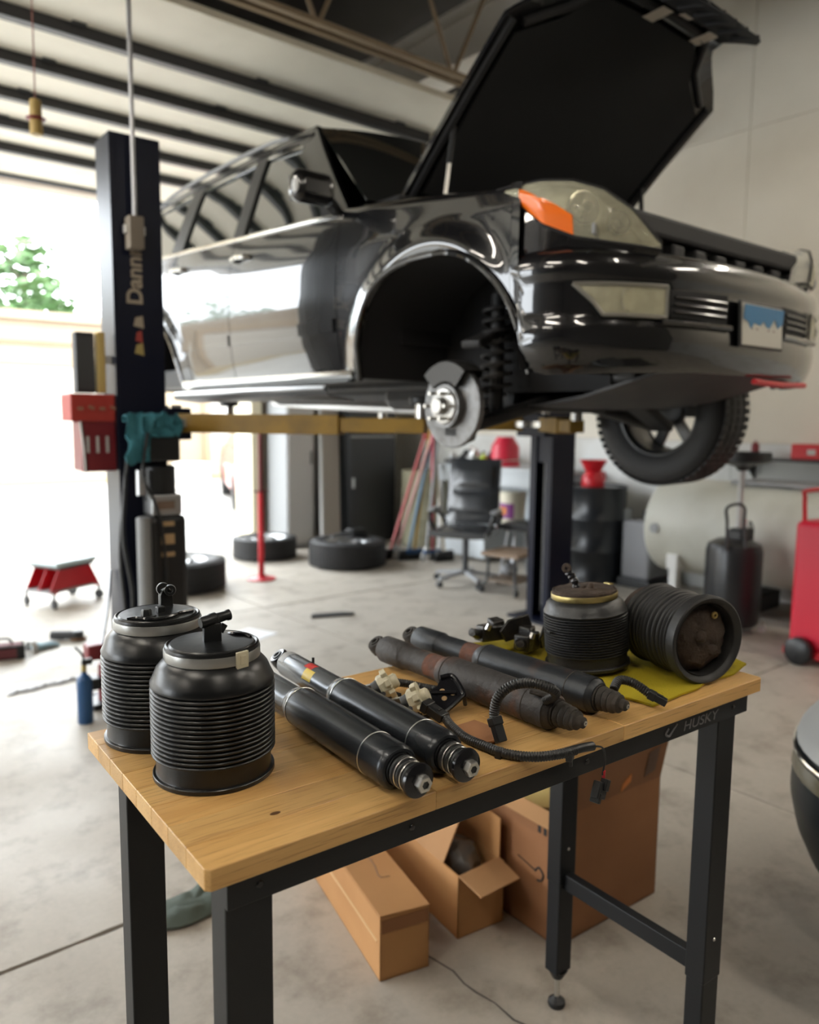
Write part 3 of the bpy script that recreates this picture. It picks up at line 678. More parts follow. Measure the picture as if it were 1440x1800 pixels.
# black pressed bracket
br = T('mounting_bracket', 'black pressed-steel mounting bracket propped up behind the cream sensors', 'bracket', (.505, .175, TZ))
BPL = [(.5183, .2510, 1.0105), (.5320, .2572, 1.0206), (.5487, .2425, 1.0235), (.5427, .2067, 1.0049), (.5330, .2027, .9979), (.4964, .2037, .9783), (.4898, .2269, .9846), (.4971, .2545, 1.0003)]
BPL = [Vector(p)+Vector((.012, -.004, .0)) for p in BPL]; BNR = Vector((-.45, -.35, .82)).normalized(); BC = sum(BPL, Vector())/8
M().add([p for p in BPL]+[p-BNR*.003 for p in BPL], [tuple(range(8)), tuple(range(15, 7, -1))]+[(i, (i+1) % 8, (i+1) % 8+8, i+8) for i in range(8)]).build('plate', GLOSSB, br, 0, .0012, world=True)
M().tube([p+BNR*.002 for p in BPL[1:6]], .0042, 8, 5).build('folded_rim', GLOSSB, br, world=True)
for k, (a_, b_) in enumerate(((.30, 0), (.45, 3), (.25, 5))):
    M().lathe([(0, .0006), (.0050, .0006), (.0042, .0010), (0, .0008)], BC.lerp(BPL[b_], a_), BNR, 14).build('slot_hole', mat('slot_wood_seen', (.35, .22, .10), .6), br, world=True)
M().tube([BC.lerp(BPL[7], .7)+BNR*.002, BC+BNR*.003, BC.lerp(BPL[3], .6)+BNR*.002], .0035, 6, 5).build('pressed_rib', GLOSSB, br, world=True)
M().bar(BPL[5]-BNR*.002, BPL[5]-BNR*.002+Vector((.004, .012, -.012)), .022, .012).build('bracket_foot', BLACK, br, 0, .002, world=True)
M().cyl(BPL[3], BPL[3]-BNR*.032, .004, n=10).build('bracket_bolt', BLACK, br, world=True)
M().cyl(BPL[1]-BNR*.003, Vector((BPL[1].x, BPL[1].y, TZ)), .004, n=8).build('bracket_prop', BLACK, br, world=True)
# harness
hn = T('wiring_harness', 'black corrugated wiring harness running from the sensors over the front edge', 'harness', (.49, .10, TZ))
corrugated([(.486, .168, .986), (.480, .145, .982), (.474, .105, .978), (.477, .060, .978), (.485, .020, .978), (.512, -.012, .978), (.550, -.029, .979), (.578, -.034, .980)], .0078).build('hose', HOSE, hn, world=True)
corrugated([(.500, .345, .996), (.530, .335, .990), (.555, .305, .985), (.575, .275, .984)], .0078).build('hose', HOSE, hn, world=True)
plug(hn, (.474, .206, 1.000), (.25, -.8, -.32), .020, .040, BLACK)
plug(hn, (.484, .345, .997), (.9, .0, -.05), .017, .030, BLACK)
M().tube([(.560, -.031, .980), (.590, -.036, .981), (.612, -.038, .979)], .0070, 10, 5).build('tape_wrap', BLACK, hn, world=True)
for p in ((.481, .032, .975), (.566, -.033, .974)):
    M().box(p, (.018, .010, .016), (0, 0, .5)).build('cable_clip', BLACK, hn, 0, .002, world=True)
    M().box((p[0], p[1]-.002, p[2]-.011), (.005, .005, .012), (0, 0, .5)).build('clip_stem', BLACK, hn, 0, .001, world=True)
M().tube([(.612, -.038, .979), (.632, -.041, .972), (.640, -.040, .950), (.638, -.038, .925)], .0016, 6, 6).build('thin_wire', BLACK, hn, world=True)
M().tube([(.640, -.039, .932), (.641, -.038, .918)], .0028, 6, 3).build('red_seal', RED, hn, world=True)
c = M().box((.632, -.038, .902), (.028, .014, .026), (0, R(25), .2)).build('hanging_connector', BLACK, hn, 0, .002, world=True)
M().box((.640, -.042, .910), (.012, .012, .018), (0, R(25), .2)).build('latch', BLACK, c, 0, .001, world=True)
M().box((.622, -.040, .893), (.008, .016, .016), (0, R(25), .2)).build('keyway', BLACK, c, 0, .001, world=True)

# ------------------------------------------------------------------ rags, scrap, old sensors
CARD = mat('cardboard', s2l(186, 138, 88), .8, var=(3, s2l(172, 124, 76), .4, .7), bump=(150, .08))
CARDI = mat('cardboard_inside', s2l(176, 134, 92), .85, var=(4, s2l(160, 118, 78), .4, .7))
CARDD = mat('cardboard_dark', s2l(150, 104, 68), .85, var=(3, s2l(138, 94, 60), .4, .7))
sc = T('cardboard_scrap', 'torn scrap of brown cardboard under the harness', 'cardboard', (.50, .11, TZ))
M().prism([(-.02, .045), (.03, .035), (.035, -.02), (.02, -.045), (-.03, -.03)], .003, lambda p, q, t: Vector((p, q, .002+t+.25*max(0, p-.005)))).build('flap', CARDD, sc, 0, world=False)
YRAG = mat('yellow_microfibre', s2l(176, 158, 18), .9, var=(14, (.09, .09, .02), .58, .75), bump=(260, .8, .003))
def cloth(name, poly_fn, nu, nv, hfn, m_, parent, th=.004):
    rows_ = []
    for j in range(nv+1):
        r_ = []
        for i in range(nu+1):
            x, y = poly_fn(i/nu, j/nv); r_.append(Vector((x, y, hfn(x, y))))
        rows_.append(r_)
    return M().shell(rows_, (0, 0, -th)).build(name, m_, parent, 60, world=True)
rg = T('yellow_rag', 'oil-stained yellow cloth spread under the old parts', 'cloth', (1.0, .25, TZ))
def bil(c):
    c = [Vector((*q, 0)) for q in c]
    def f(u, v):
        p = (c[0].lerp(c[1], u)).lerp(c[3].lerp(c[2], u), v); n = NZ.noise_vector(p*9)*.016; return p.x+n.x, p.y+n.y
    return f
def rh(x, y):
    z = TZ+.0055+max(0, NZ.noise(Vector((x*16, y*16, 2))))*.003
    if y < .12 and x > 1.13: z += .02*min(1, (x-1.13)/.05)*max(0, 1-abs(y-.09)/.09)
    return z
cloth('cloth', bil([(.84, .02), (1.19, .045), (1.16, .475), (.80, .475)]), 40, 40, rh, YRAG, rg)
fold = M()
rg2 = T('yellow_rag', 'bunched yellow rag at the far edge behind the old shocks', 'cloth', (.86, .43, TZ))
cloth('cloth', bil([(.775, .40), (.98, .39), (1.0, .478), (.80, .478)]), 24, 12, lambda x, y: TZ+.011+.010*max(0, NZ.noise(Vector((x*25, y*25, 7))))+.004, YRAG, rg2)
OILY = mat('oily_black', (.012, .011, .010), .28, var=(30, (.03, .024, .018), .5, .7), bump=(60, .9, .004))
def oldsens(loc, rz, label, sd_):
    o = T('old_sensor', label, 'sensor', loc, rz, 'old height sensors'); 
    M().box((0, 0, .022), (.055, .038, .036)).box((.02, .01, .03), (.03, .03, .035)).jit(.005, 40, sd_).build('housing', OILY, o, 50, .004)
    M().prism([(0, 0), (.06, .008), (.075, .03), (.06, .055), (.01, .05), (-.012, .025)], .006, lambda p, q, t: Vector((.02+p, -.03+t, .004+q))).jit(.004, 30, sd_).build('bracket', OILY, o, 50, .002)
    M().cyl((-.03, 0, .02), (-.055, -.012, .030), .012, .009, 12).jit(.002, 60, sd_).build('stub', OILY, o)
    M().cyl((-.02, -.02, .034), (-.015, -.022, .046), .006, n=8).build('bolt', STEEL, o)
    return o
oldsens((.842, .448, TZ+.022), R(-10), 'oily black old height sensor at the far edge by the rusty shocks', 1)
oldsens((.885, .378, TZ+.012), R(18), 'oily black old height sensor with a wide plate, beside the upright old spring', 2)
bc = T('rubber_bump_stop', 'black rubber bump stop lying behind the upright old spring', 'bump stop', (1.075, .400, TZ+.046))
M().lathe([(0, 0), (.030, 0), (.036, .006), (.036, .03), (.031, .036), (.036, .044), (.036, .066), (.028, .074), (0, .074)], (.03, -.03, 0), (-.85, .45, .0), 28).build('body', RUBBER, bc)
M().lathe([(0, 0), (.012, 0), (.012, .012), (0, .012)], (-.033, .003, 0), (-.85, .45, 0), 14).build('stud_cup', STEEL, bc)

# ------------------------------------------------------------------ cardboard boxes under the bench
def wall_box(o, w_, d, h_, m1, m2, t=.005, open_top=True):
    for nm, a, b in (('bottom', (0, 0, 0), (w_, d, t)), ('front_panel', (0, 0, 0), (w_, t, h_)), ('back_panel', (0, d-t, 0), (w_, d, h_)), ('side_panel', (0, 0, 0), (t, d, h_)), ('side_panel', (w_-t, 0, 0), (w_, d, h_))):
        M().b2(a, b).build(nm, m1, o, 0, .001)
    if not open_top: M().b2((0, 0, h_-t), (w_, d, h_)).build('lid', m1, o, 0, .001)
def flap(o, p0, p1, out, l_, m_, nm='flap'):
    p0, p1, out = Vector(p0), Vector(p1), Vector(out).normalized(); e = (p1-p0).normalized()
    M().shell([[p0, p1], [p0+out*l_+e*.004, p1+out*l_-e*.004]], out.cross(e).normalized()*.004).build(nm, m_, o, 0)
x0 = T('cardboard_box', 'long closed cardboard box lying on the floor under the bench', 'box', (.782, .778, 0), R(-11))
wall_box(x0, .145, .80, .178, CARD, CARDI)
M().box((.0725, .40, .1815), (.147, .802, .004), (0, R(2), 0)).build('lid', CARD, x0, 0, .001)
M().b2((.004, -.002, .135), (.141, .004, .172)).build('end_flap', CARDD, x0, 0)
M().b2((-.0012, .02, .10), (0, .78, .108)).build('edge_tape', mat('box_tape', s2l(205, 168, 120), .35), x0, 0)
M().tube([(.075, .36, .1842), (.082, .24, .1842), (.072, .17, .1842), (.10, .16, .1842)], .0007, 4, 5).build('marker_line', DGREY, x0)
x1 = T('cardboard_box', 'open cardboard box with torn flaps and plastic wrap inside', 'box', (1.060, .790, 0), R(-5))
wall_box(x1, .165, .70, .19, CARD, CARDI)
flap(x1, (0, .66, .19), (0, .08, .19), (.10, 0, .20), .17, CARDI, 'side_flap')
flap(x1, (0, 0, .19), (.16, .02, .19), (.02, -.9, -.12), .10, CARDI, 'end_flap')
flap(x1, (.165, .02, .19), (.165, .66, .19), (.03, 0, .9), .12, CARD, 'side_flap')
pw = M()
pw.ball((.085, .13, .165), .066, 28, (1, 1.35, .9)); pw.jit(.024, 22, 5)
plw = T('plastic_wrap', 'crumpled clear grey plastic wrap in the open box', 'packaging', (1.060, .790, 0), R(-5))
pw.build('sheet', mat('plastic_wrap', (.10, .095, .09), .12, 0, .6), plw, 30)
x2 = T('cardboard_box', 'big open cardboard box with an upright flap and a printed arrow behind the bench leg', 'box', (1.262, .597, 0), 0)
wall_box(x2, .45, .44, .385, CARDD, CARDI)
flap(x2, (0, .44, .385), (0, 0, .385), (-.75, 0, -.35), .05, CARDI)
uf = M().shell([[Vector((.02, 0, .385)), Vector((.45, 0, .385))], [Vector((.04, -.02, .515)), Vector((.47, -.02, .555))]], (0, .004, 0)).build('upright_flap', mat('flap_brown', s2l(132, 92, 62), .85), x2, 0)
flap(x2, (.45, 0, .385), (.45, .44, .385), (.28, 0, .8), .20, CARD, 'side_flap'); flap(x2, (.45, .44, .385), (0, .44, .385), (0, .5, .7), .17, CARDD, 'back_flap')
INK = mat('box_print', (.02, .018, .016), .7)
M().tube([(-.0015, .09, .19), (-.0015, .075, .205), (-.0015, .058, .19), (-.0015, .065, .17), (-.0015, .08, .165)], .0028, 6, 5).build('printed_arrow', INK, x2)
M().bar((-.0012, .16, .205), (-.0012, .085, .19), .004, .001).build('printed_line', INK, x2, 0)
for k in range(2): M().b2((-.0008, .05+k*.022, .31), (0, .062+k*.022, .345)).build('printed_mark', INK, x2, 0)
M().prism([(.255, .390), (.295, .415), (.292, .440), (.258, .415)], -.0015, lambda p, q, t: Vector((p, t-.001-.02*(q-.385)/.13, q))).build('orange_sticker', mat('orange_sticker', (.62, .20, .04), .5), x2, 0)
M().prism([(.36, .41), (.41, .42), (.415, .50), (.365, .49)], -.0010, lambda p, q, t: Vector((p, t-.001-.02*(q-.385)/.13, q))).build('printed_patch', mat('print_patch', s2l(96, 70, 54), .5), x2, 0)
fo = T('packing_paper', 'crumpled pale yellow packing paper in the big open box', 'packaging', (1.43, .80, .26))
M().ball((0, 0, .07), .10, 24, (1.2, 1, .55)).jit(.03, 16, 3).build('sheet', mat('paper_yellow', s2l(190, 170, 110), .9), fo, 30)
rgf = T('floor_rag', 'crumpled grey-green rag on the floor joint behind the front leg', 'cloth', (.52, 1.37, 0))
rr_ = []
for j in range(17):
    row = []
    for i in range(25):
        x, y = (i/24-.5)*.30, (j/16-.5)*.15; e = min(1, 4*min(i/24, 1-i/24))*min(1, 4*min(j/16, 1-j/16))
        row.append(Vector((x+.02*NZ.noise(Vector((y*20, 1, 0))), y+.03*NZ.noise(Vector((x*12, 3, 0))), .012+e*.05*abs(NZ.noise(Vector((x*14, y*18, 4))))+e*.015)))
    rr_.append(row)
M().shell(rr_, (0, 0, -.006)).build('cloth', mat('grey_green_cloth', (.075, .095, .080), .85, bump=(60, .4)), rgf, 60)
# ------------------------------------------------------------------ the raised car
PAINT = mat('black_car_paint', (.004, .004, .005), .25, 0, 1.0, coatr=.02, coat_ior=1.62, spec=.25)
GLASS = mat('tinted_glass', (.010, .013, .012), .02, 0, 1.0, coatr=.01, coat_ior=1.8, ior=1.6)
MATTE = mat('matte_black', (.008, .008, .009), .7)
LINER = mat('wheel_liner', (.006, .006, .007), .85)
UNDER = mat('underbody', (.020, .020, .021), .55, .2, var=(6, (.04, .036, .032), .45, .75), bump=(30, .4))
TIRE = mat('tyre_rubber', (.014, .014, .015), .62, bump=(120, .2))
CHR = mat('car_chrome', (.72, .72, .70), .12, 1.0)
def lens_mat(name, tint, gl=.14, rough=.03, opac=0.0, opcol=(.5, .5, .4)):
    m_ = bpy.data.materials.new(name); m_.use_nodes = True; t = m_.node_tree; t.nodes.remove(t.nodes['Principled BSDF'])
    o_ = t.nodes['Material Output']; tr = t.nodes.new('ShaderNodeBsdfTransparent'); tr.inputs[0].default_value = (*tint, 1)
    g = t.nodes.new('ShaderNodeBsdfGlossy'); g.inputs['Roughness'].default_value = rough
    lw = t.nodes.new('ShaderNodeLayerWeight'); lw.inputs['Blend'].default_value = gl
    mx = t.nodes.new('ShaderNodeMixShader'); t.links.new(lw.outputs['Fresnel'], mx.inputs[0]); t.links.new(tr.outputs[0], mx.inputs[1]); t.links.new(g.outputs[0], mx.inputs[2])
    out = mx.outputs[0]
    if opac:
        d = t.nodes.new('ShaderNodeBsdfDiffuse'); d.inputs[0].default_value = (*opcol, 1); m2 = t.nodes.new('ShaderNodeMixShader'); m2.inputs[0].default_value = opac
        t.links.new(out, m2.inputs[1]); t.links.new(d.outputs[0], m2.inputs[2]); out = m2.outputs[0]
    t.links.new(out, o_.inputs['Surface']); return m_
LENS = lens_mat('headlight_lens', (.98, .97, .90), .22, opac=.24, opcol=(1.0, .97, .76))  # pale diffuse share paints in the brightness of reflections on the lens
AMBER = mat('amber_reflector', (.90, .17, .008), .3, 0, .5)
REFL = mat('reflector_silver', (.92, .90, .80), .30, .15, var=(16, (.66, .66, .60), .42, .62))
car = T('suv', 'black SUV with its hood open raised on the two-post lift', 'car', (1.76+.79*math.cos(R(2.5)), 1.71+.79*math.sin(R(2.5)), 1.265), R(2.5))
def itp(l, x):
    if x <= l[0][0]: return l[0][1]
    for (a, b), (c, d) in zip(l, l[1:]):
        if x <= c: return b+(d-b)*(x-a)/(c-a)
    return l[-1][1]
HW = [(.30, .86), (.42, .900), (.55, .925), (.75, .940), (.95, .936), (1.08, .917), (1.18, .890), (1.30, .865)]
def hwid(y, z):
    w_ = itp(HW, z)
    if y < -.25: w_ -= .045*((-.25-y)/.5)**2
    if y > 3.0: w_ -= .06*((y-3.0)/.75)**2
    for yc in (-.03, 2.79):
        d = math.hypot(y-yc, (z-.36)*.97)
        if d > .40: w_ += .030*math.exp(-((d-.505)/.055)**2)*max(0, min(1, (y+.47)/.17))
    return w_
def arch(y, yc):
    t = abs(y-yc)/.485
    return None if t >= 1 else .33+.505*(1-t**2.6)**(1/2.2)
def zbot(y):
    for yc in (-.03, 2.79):
        a = arch(y, yc)
        if a: return max(a, .385)
    return .385 if y < 2.79 else .45
BELT = [(-.5, 1.0), (.0, 1.045), (.42, 1.09), (.75, 1.118), (1.47, 1.16), (2.45, 1.215), (3.5, 1.255)]
def span(y0, y1, n): return [y0+(y1-y0)*i/n for i in range(n+1)]
def side(nm, s_, y0, y1, n, m_=PAINT, nz=22, inner=None):
    rows_ = []
    for y in span(y0, y1, n):
        zb, zt = zbot(y), itp(BELT, y)
        row = [Vector((s_*hwid(y, z), y, z)) for z in span(zb, zt, nz)]
        if inner:
            x0 = hwid(y, zt); x1, z1 = inner(y)
            for k in range(1, 9):
                a = k/8*PI/2; row.append(Vector((s_*(x1+(x0-x1)*math.cos(a)), y, zt+(z1-zt)*math.sin(a))))
        rows_.append(row)
    return M().shell(rows_, lambda p: Vector((-s_*.022, 0, 0))).build(nm, m_, car, 50)
FTOP = [(-.46, 1.02), (.0, 1.10), (.6, 1.175)]
for s_ in (-1, 1):
    side('front_fender', s_, -.455, .603, 46, inner=lambda y: (.74, itp(FTOP, y)))
    fd = side('front_door', s_, .609, 1.653, 16)
    rd = side('rear_door', s_, 1.659, 2.452, 26)
    side('rear_quarter', s_, 2.458, 3.72, 40)
    for (y, z, par) in ((1.54, 1.055, fd), (2.37, 1.10, rd)):
        x = s_*(hwid(y, z)+.024); xi = s_*(hwid(y, z)-.002)
        M().tube([(xi, y-.085, z), (x, y-.07, z), (x, y, z+.006), (x, y+.06, z), (xi, y+.075, z)], .013, 8, 5).build('handle', CHR, par)  # chrome stands in for the highlight on body-coloured handles
    # belt chrome, side moulding, arch lips, running board
    M().tube([(s_*(hwid(y, itp(BELT, y))+.004), y, itp(BELT, y)+.004) for y in span(.62, 3.3, 14)], .011, 8, 2).build('belt_moulding', CHR, car)
    for y0, y1 in ((.63, 1.64), (1.67, 2.28)):
        M().shell([[Vector((s_*(hwid(y, z)+.010), y, z)) for z in (.60, .605, .655, .66)] for y in span(y0, y1, 8)], (-s_*.012, 0, 0)).build('side_moulding', PAINT, car, 40)
    for yc in (-.03, 2.79):
        pts = []
        for i in range(41):
            y = yc-.484+.968*i/40; z = arch(y, yc) or .335; pts.append((s_*(hwid(y, z)+.004), y, max(z, .36)))
        M().tube(pts, .014, 8, 1).build('arch_lip', PAINT, car)
        lin = [[Vector((s_*x, yc-.484+.968*i/30, max(.36, (arch(yc-.484+.968*i/30, yc) or .335)+.01))) for i in range(31)] for x in (.93, .70, .42)]
        lm = M().grid(lin); lm.add([Vector((s_*.42, p.y, p.z)) for p in lin[2]]+[Vector((s_*.42, p.y, .33)) for p in lin[2]], [(i, i+1, i+32, i+31) for i in range(30)])
        lm.build('wheel_liner', LINER, car)
    M().shell([[Vector((s_*x, y, z)) for x, z in ((.84, .30), (.985, .315), (1.0, .335), (.985, .352), (.84, .36))] for y in span(.60, 2.30, 6)], (0, 0, -.004)).build('running_board', DGREY, car, 40)
    M().tube([(s_*.985, .62, .345), (s_*.99, 1.4, .348), (s_*.985, 2.28, .345)], .014, 8, 4).build('step_trim', ALU, car)
    M().shell([[Vector((s_*(hwid(y, .40)-.005), y, .375)), Vector((s_*(hwid(y, .42)+.006), y, .40)), Vector((s_*(hwid(y, .43)+.004), y, .425))] for y in span(.50, 2.30, 8)], (-s_*.02, 0, 0)).build('sill_trim', CHR, car, 40)
# greenhouse
PILL = mat('pillar_black', (.03, .03, .031), .34)
def gp(s_, y, z, off=0.0):
    x = .890-.31*(z-1.15)-.06*max(0, z-1.5)
    if y < 1.2: x -= .05*((1.2-y)/.6)**2
    if y > 2.9: x -= .06*((y-2.9)/.6)**2
    return Vector((s_*(x+off), y, z))
def patch(nm, s_, c, m_, off=0.0, n=8, th=.012):
    rows_ = []
    for j in range(n+1):
        v = j/n; a = (c[0][0]+(c[3][0]-c[0][0])*v, c[0][1]+(c[3][1]-c[0][1])*v); b = (c[1][0]+(c[2][0]-c[1][0])*v, c[1][1]+(c[2][1]-c[1][1])*v)
        rows_.append([gp(s_, a[0]+(b[0]-a[0])*i/n, a[1]+(b[1]-a[1])*i/n, off) for i in range(n+1)])
    return M().shell(rows_, (-s_*th, 0, 0)).build(nm, m_, car, 45)
for s_ in (-1, 1):
    patch('front_window', s_, [(.76, 1.122), (1.60, 1.165), (1.565, 1.60), (1.18, 1.565)], GLASS, -.010, th=.005)
    patch('rear_window', s_, [(1.69, 1.17), (2.44, 1.218), (2.36, 1.605), (1.655, 1.61)], GLASS, -.010, th=.005)
    patch('quarter_window', s_, [(2.58, 1.225), (3.38, 1.26), (3.20, 1.585), (2.48, 1.605)], GLASS, -.010, th=.005)
    patch('front_pillar', s_, [(.60, 1.105), (.78, 1.115), (1.22, 1.60), (1.10, 1.66)], PAINT, 0, th=.03)
    patch('centre_pillar', s_, [(1.585, 1.150), (1.705, 1.155), (1.67, 1.62), (1.545, 1.62)], PILL, .004, th=.03)
    patch('rear_pillar', s_, [(2.425, 1.20), (2.60, 1.21), (2.50, 1.62), (2.345, 1.62)], PILL, .004, th=.03)
    patch('tail_pillar', s_, [(3.36, 1.24), (3.62, 1.25), (3.38, 1.64), (3.18, 1.60)], PAINT, 0, th=.03)
    patch('roof_side_rail', s_, [(1.12, 1.595), (3.30, 1.585), (3.36, 1.665), (1.10, 1.665)], PAINT, .002, 12, .03)
    patch('window_trim', s_, [(1.17, 1.565), (1.56, 1.598), (1.56, 1.610), (1.17, 1.580)], CHR, .003, th=.004)
    patch('window_trim', s_, [(1.66, 1.603), (3.20, 1.588), (3.20, 1.600), (1.66, 1.615)], CHR, .003, 10, .004)
    patch('mirror_sail', s_, [(.62, 1.10), (.80, 1.12), (.86, 1.215), (.78, 1.215)], MATTE, .006, th=.01)
    M().tube([(s_*.665, 1.45, 1.700), (s_*.67, 1.7, 1.728), (s_*.67, 2.4, 1.735), (s_*.66, 3.0, 1.725), (s_*.65, 3.25, 1.69)], .012, 8, 6).build('roof_rack_rail', GREY, car)
    mh = M().box((s_*1.075, .585, 1.19), (.205, .095, .135)); mo = mh.build('door_mirror', PAINT, car, 60, .042, seg=5)
    M().box((s_*1.075, .636, 1.19), (.17, .006, .105)).build('mirror_glass', CHROME, mo, 0, .002)
    M().bar((s_*.99, .60, 1.165), (s_*.86, .70, 1.135), .05, .045).build('mirror_arm', MATTE, mo, 0, .01)
    M().ball((s_*1.165, .57, 1.185), .03, 12, (.5, .8, 1.3)).build('mirror_indicator', LGREY, mo)
rows_ = []
for y in span(1.10, 3.40, 16):
    f_ = 1-.10*max(0, (1.45-y)/.35)**2*.4
    rows_.append([Vector((x*.742, y+.02*(1-x*x)*(-1 if y < 1.5 else 1), 1.655+.085*(1-abs(x)**2.4)-.03*max(0, (1.4-y)/.3)**2-.03*max(0, (y-3.0)/.4)**2)) for x in span(-1, 1, 20)])
M().shell(rows_, (0, 0, -.03)).build('roof', PAINT, car, 50)
rows_ = []
for v in span(0, 1, 12):
    y, z, hw_ = .56+(1.10-.56)*v, 1.185+(1.66-1.185)*v, .80+(.70-.80)*v
    rows_.append([Vector((x*hw_, y-.14*(1-x*x)*(1-.6*v), z+.05*(1-x*x)*v)) for x in span(-1, 1, 16)])
M().shell(rows_, (0, .006, -.003)).build('windshield', GLASS, car, 60)
rows_ = [[Vector((x*(.84-.10*v), 3.78-.35*v*v-.06*x*x, 1.20+.46*v)) for x in span(-1, 1, 12)] for v in span(0, 1, 6)]
M().shell(rows_, (0, -.01, 0)).build('rear_glass', GLASS, car, 60)
rows_ = [[Vector((x*.88, 3.80-.10*x*x, .45+.78*v)) for x in span(-1, 1, 12)] for v in span(0, 1, 6)]
M().shell(rows_, (0, -.02, 0)).build('tailgate', PAINT, car, 60)
M().b2((-.80, .60, .95), (.80, .95, 1.14)).build('dashboard', MATTE, car, 0, .04)
for x in (-.38, .38):
    M().b2((x-.24, 1.25, .55), (x+.24, 1.75, .80)).b2((x-.22, 1.62, .75), (x+.22, 1.80, 1.34)).b2((x-.12, 1.68, 1.36), (x+.12, 1.77, 1.52)).build('seat', mat('seat_leather', (.05, .045, .04), .5), car, 0, .04)
M().lathe([(.155, -.012), (.175, 0), (.155, .012), (.15, 0), (.155, -.012)], (.38, 1.05, 1.08), (0, .5, .4), 24).build('steering_wheel', MATTE, car)
M().b2((-.80, 1.95, .55), (.80, 2.5, 1.15)).build('rear_bench', MATTE, car, 0, .05)
# front bumper
PLAN = [(-.931, -.450, .60), (-.931, -.485, .53), (-.929, -.505, .45), (-.926, -.520, .385), (-.910, -.585, .37), (-.872, -.655, .37), (-.81, -.72, .372), (-.72, -.768, .376), (-.61, -.805, .38), (-.48, -.835, .385), (-.34, -.858, .39), (-.18, -.873, .39), (0, -.876, .39)]
PLAN += [(-x, y, z) for x, y, z in reversed(PLAN[:-1])]
def nrm(i):
    a, b = PLAN[max(0, i-1)], PLAN[min(len(PLAN)-1, i+1)]; d = Vector((b[0]-a[0], b[1]-a[1], 0)).normalized(); return Vector((-d.y, d.x, 0))*1.0
INS = [(.37, .060), (.40, .028), (.45, .008), (.50, .0), (.545, .004), (.56, .012), (.68, .012), (.695, .003), (.72, .0), (.755, .006), (.785, .028), (.80, .060), (.805, .11)]
rows_ = []
for i, (x, y, zb) in enumerate(PLAN):
    n_ = nrm(i); n_ = n_ if n_.y > 0 or abs(x) > .9 else n_
    inn = n_ if (Vector((0, .2, 0))-Vector((x, y, 0))).dot(n_) > 0 else -n_
    zz = [zb+(.805-zb)*k/26 for k in range(27)]
    rows_.append([Vector((x, y, z))+inn*(itp(INS, z) if z < .79 or abs(x) < .86 else itp(INS, z)*.5) for z in zz])
M().grid(rows_).build('front_bumper', PAINT, car, 50)
PX = [(x, y) for x, y, z in PLAN if abs(x) < .926]
def bp(x, z, off=0.0):
    y = itp(sorted(PX), x); e = .004; d = (itp(sorted(PX), x+e)-itp(sorted(PX), x-e))/(2*e); n_ = Vector((d, -1, 0)).normalized()
    return Vector((x, y, z))+n_*(off-itp(INS, z))
def bpatch(nm, c, m_, off, parent, n=10, th=.006):
    rows_ = []
    for j in range(n+1):
        v = j/n; rows_.append([bp((c[0][0]+(c[3][0]-c[0][0])*v)*(1-i/n)+(c[1][0]+(c[2][0]-c[1][0])*v)*i/n, (c[0][1]+(c[3][1]-c[0][1])*v)*(1-i/n)+(c[1][1]+(c[2][1]-c[1][1])*v)*i/n, off) for i in range(n+1)])
    return M().shell(rows_, (0, th, 0)).build(nm, m_, parent, 50)
for s_ in (-1, 1):
    q = [(s_*.855, .665), (s_*.535, .672), (s_*.535, .568), (s_*.775, .565)]
    fg = bpatch('fog_lamp', q, REFL, .004, car)
    bpatch('lens', q, LENS, .014, fg, th=.003)
    for a, b in zip(q, q[1:]+q[:1]):
        M().tube([bp(a[0]+(b[0]-a[0])*t, a[1]+(b[1]-a[1])*t, .014) for t in span(0, 1, 8)], .0075, 6, 1).build('bezel', mat('bezel', (.42, .41, .37), .3, .8), fg)
    M().lathe([(.012, -.02), (.036, .004), (.038, .004)], bp(s_*.69, .618, .004), (0, -1, 0), 20).build('bulb_reflector', CHR, fg)
    sl = bpatch('intake_slot', [(s_*.515, .665), (s_*.215, .67), (s_*.215, .565), (s_*.515, .575)], MATTE, .008, car)
    for z in (.59, .615, .64): M().tube([bp(s_*x, z, .014) for x in span(.23, .50, 6)], .005, 6, 1).build('slat', GLOSSB, sl)
    M().tube([bp(s_*x, .553, .012) for x in span(.20, .56, 8)], .012, 8, 1).build('bumper_ridge', PAINT, car)
pl = M().box((0, -.892, .575), (.305, .004, .152), (R(-3), 0, 0)).build('licence_plate', mat('plate_white', (.62, .60, .54), .4), car, 0, .003)
M().box((0, -.886, .575), (.33, .012, .17), (R(-3), 0, 0)).build('plate_bracket', BLACK, pl, 0, .004)
PB = mat('plate_blue', (.035, .20, .42), .4)
def pf(u, v, t): return Vector((-.150+u*.30, -.8945-t-(v-.5)*.008, .502+v*.146))
M().prism([(0, .98), (0, .62), (.12, .55), (.2, .38), (.27, .55), (.42, .50), (.5, .62), (.58, .50), (.66, .46), (.78, .72), (.88, .50), (1, .62), (1, .98)], .0012, pf).build('blue_field', PB, pl, 0)
for u in (.20, .33, .62, .76): M().prism([(u, .18), (u+.05, .18), (u+.05, .42), (u, .42)], .0012, pf).build('plate_character', mat('plate_ink', (.20, .06, .06), .5), pl, 0)
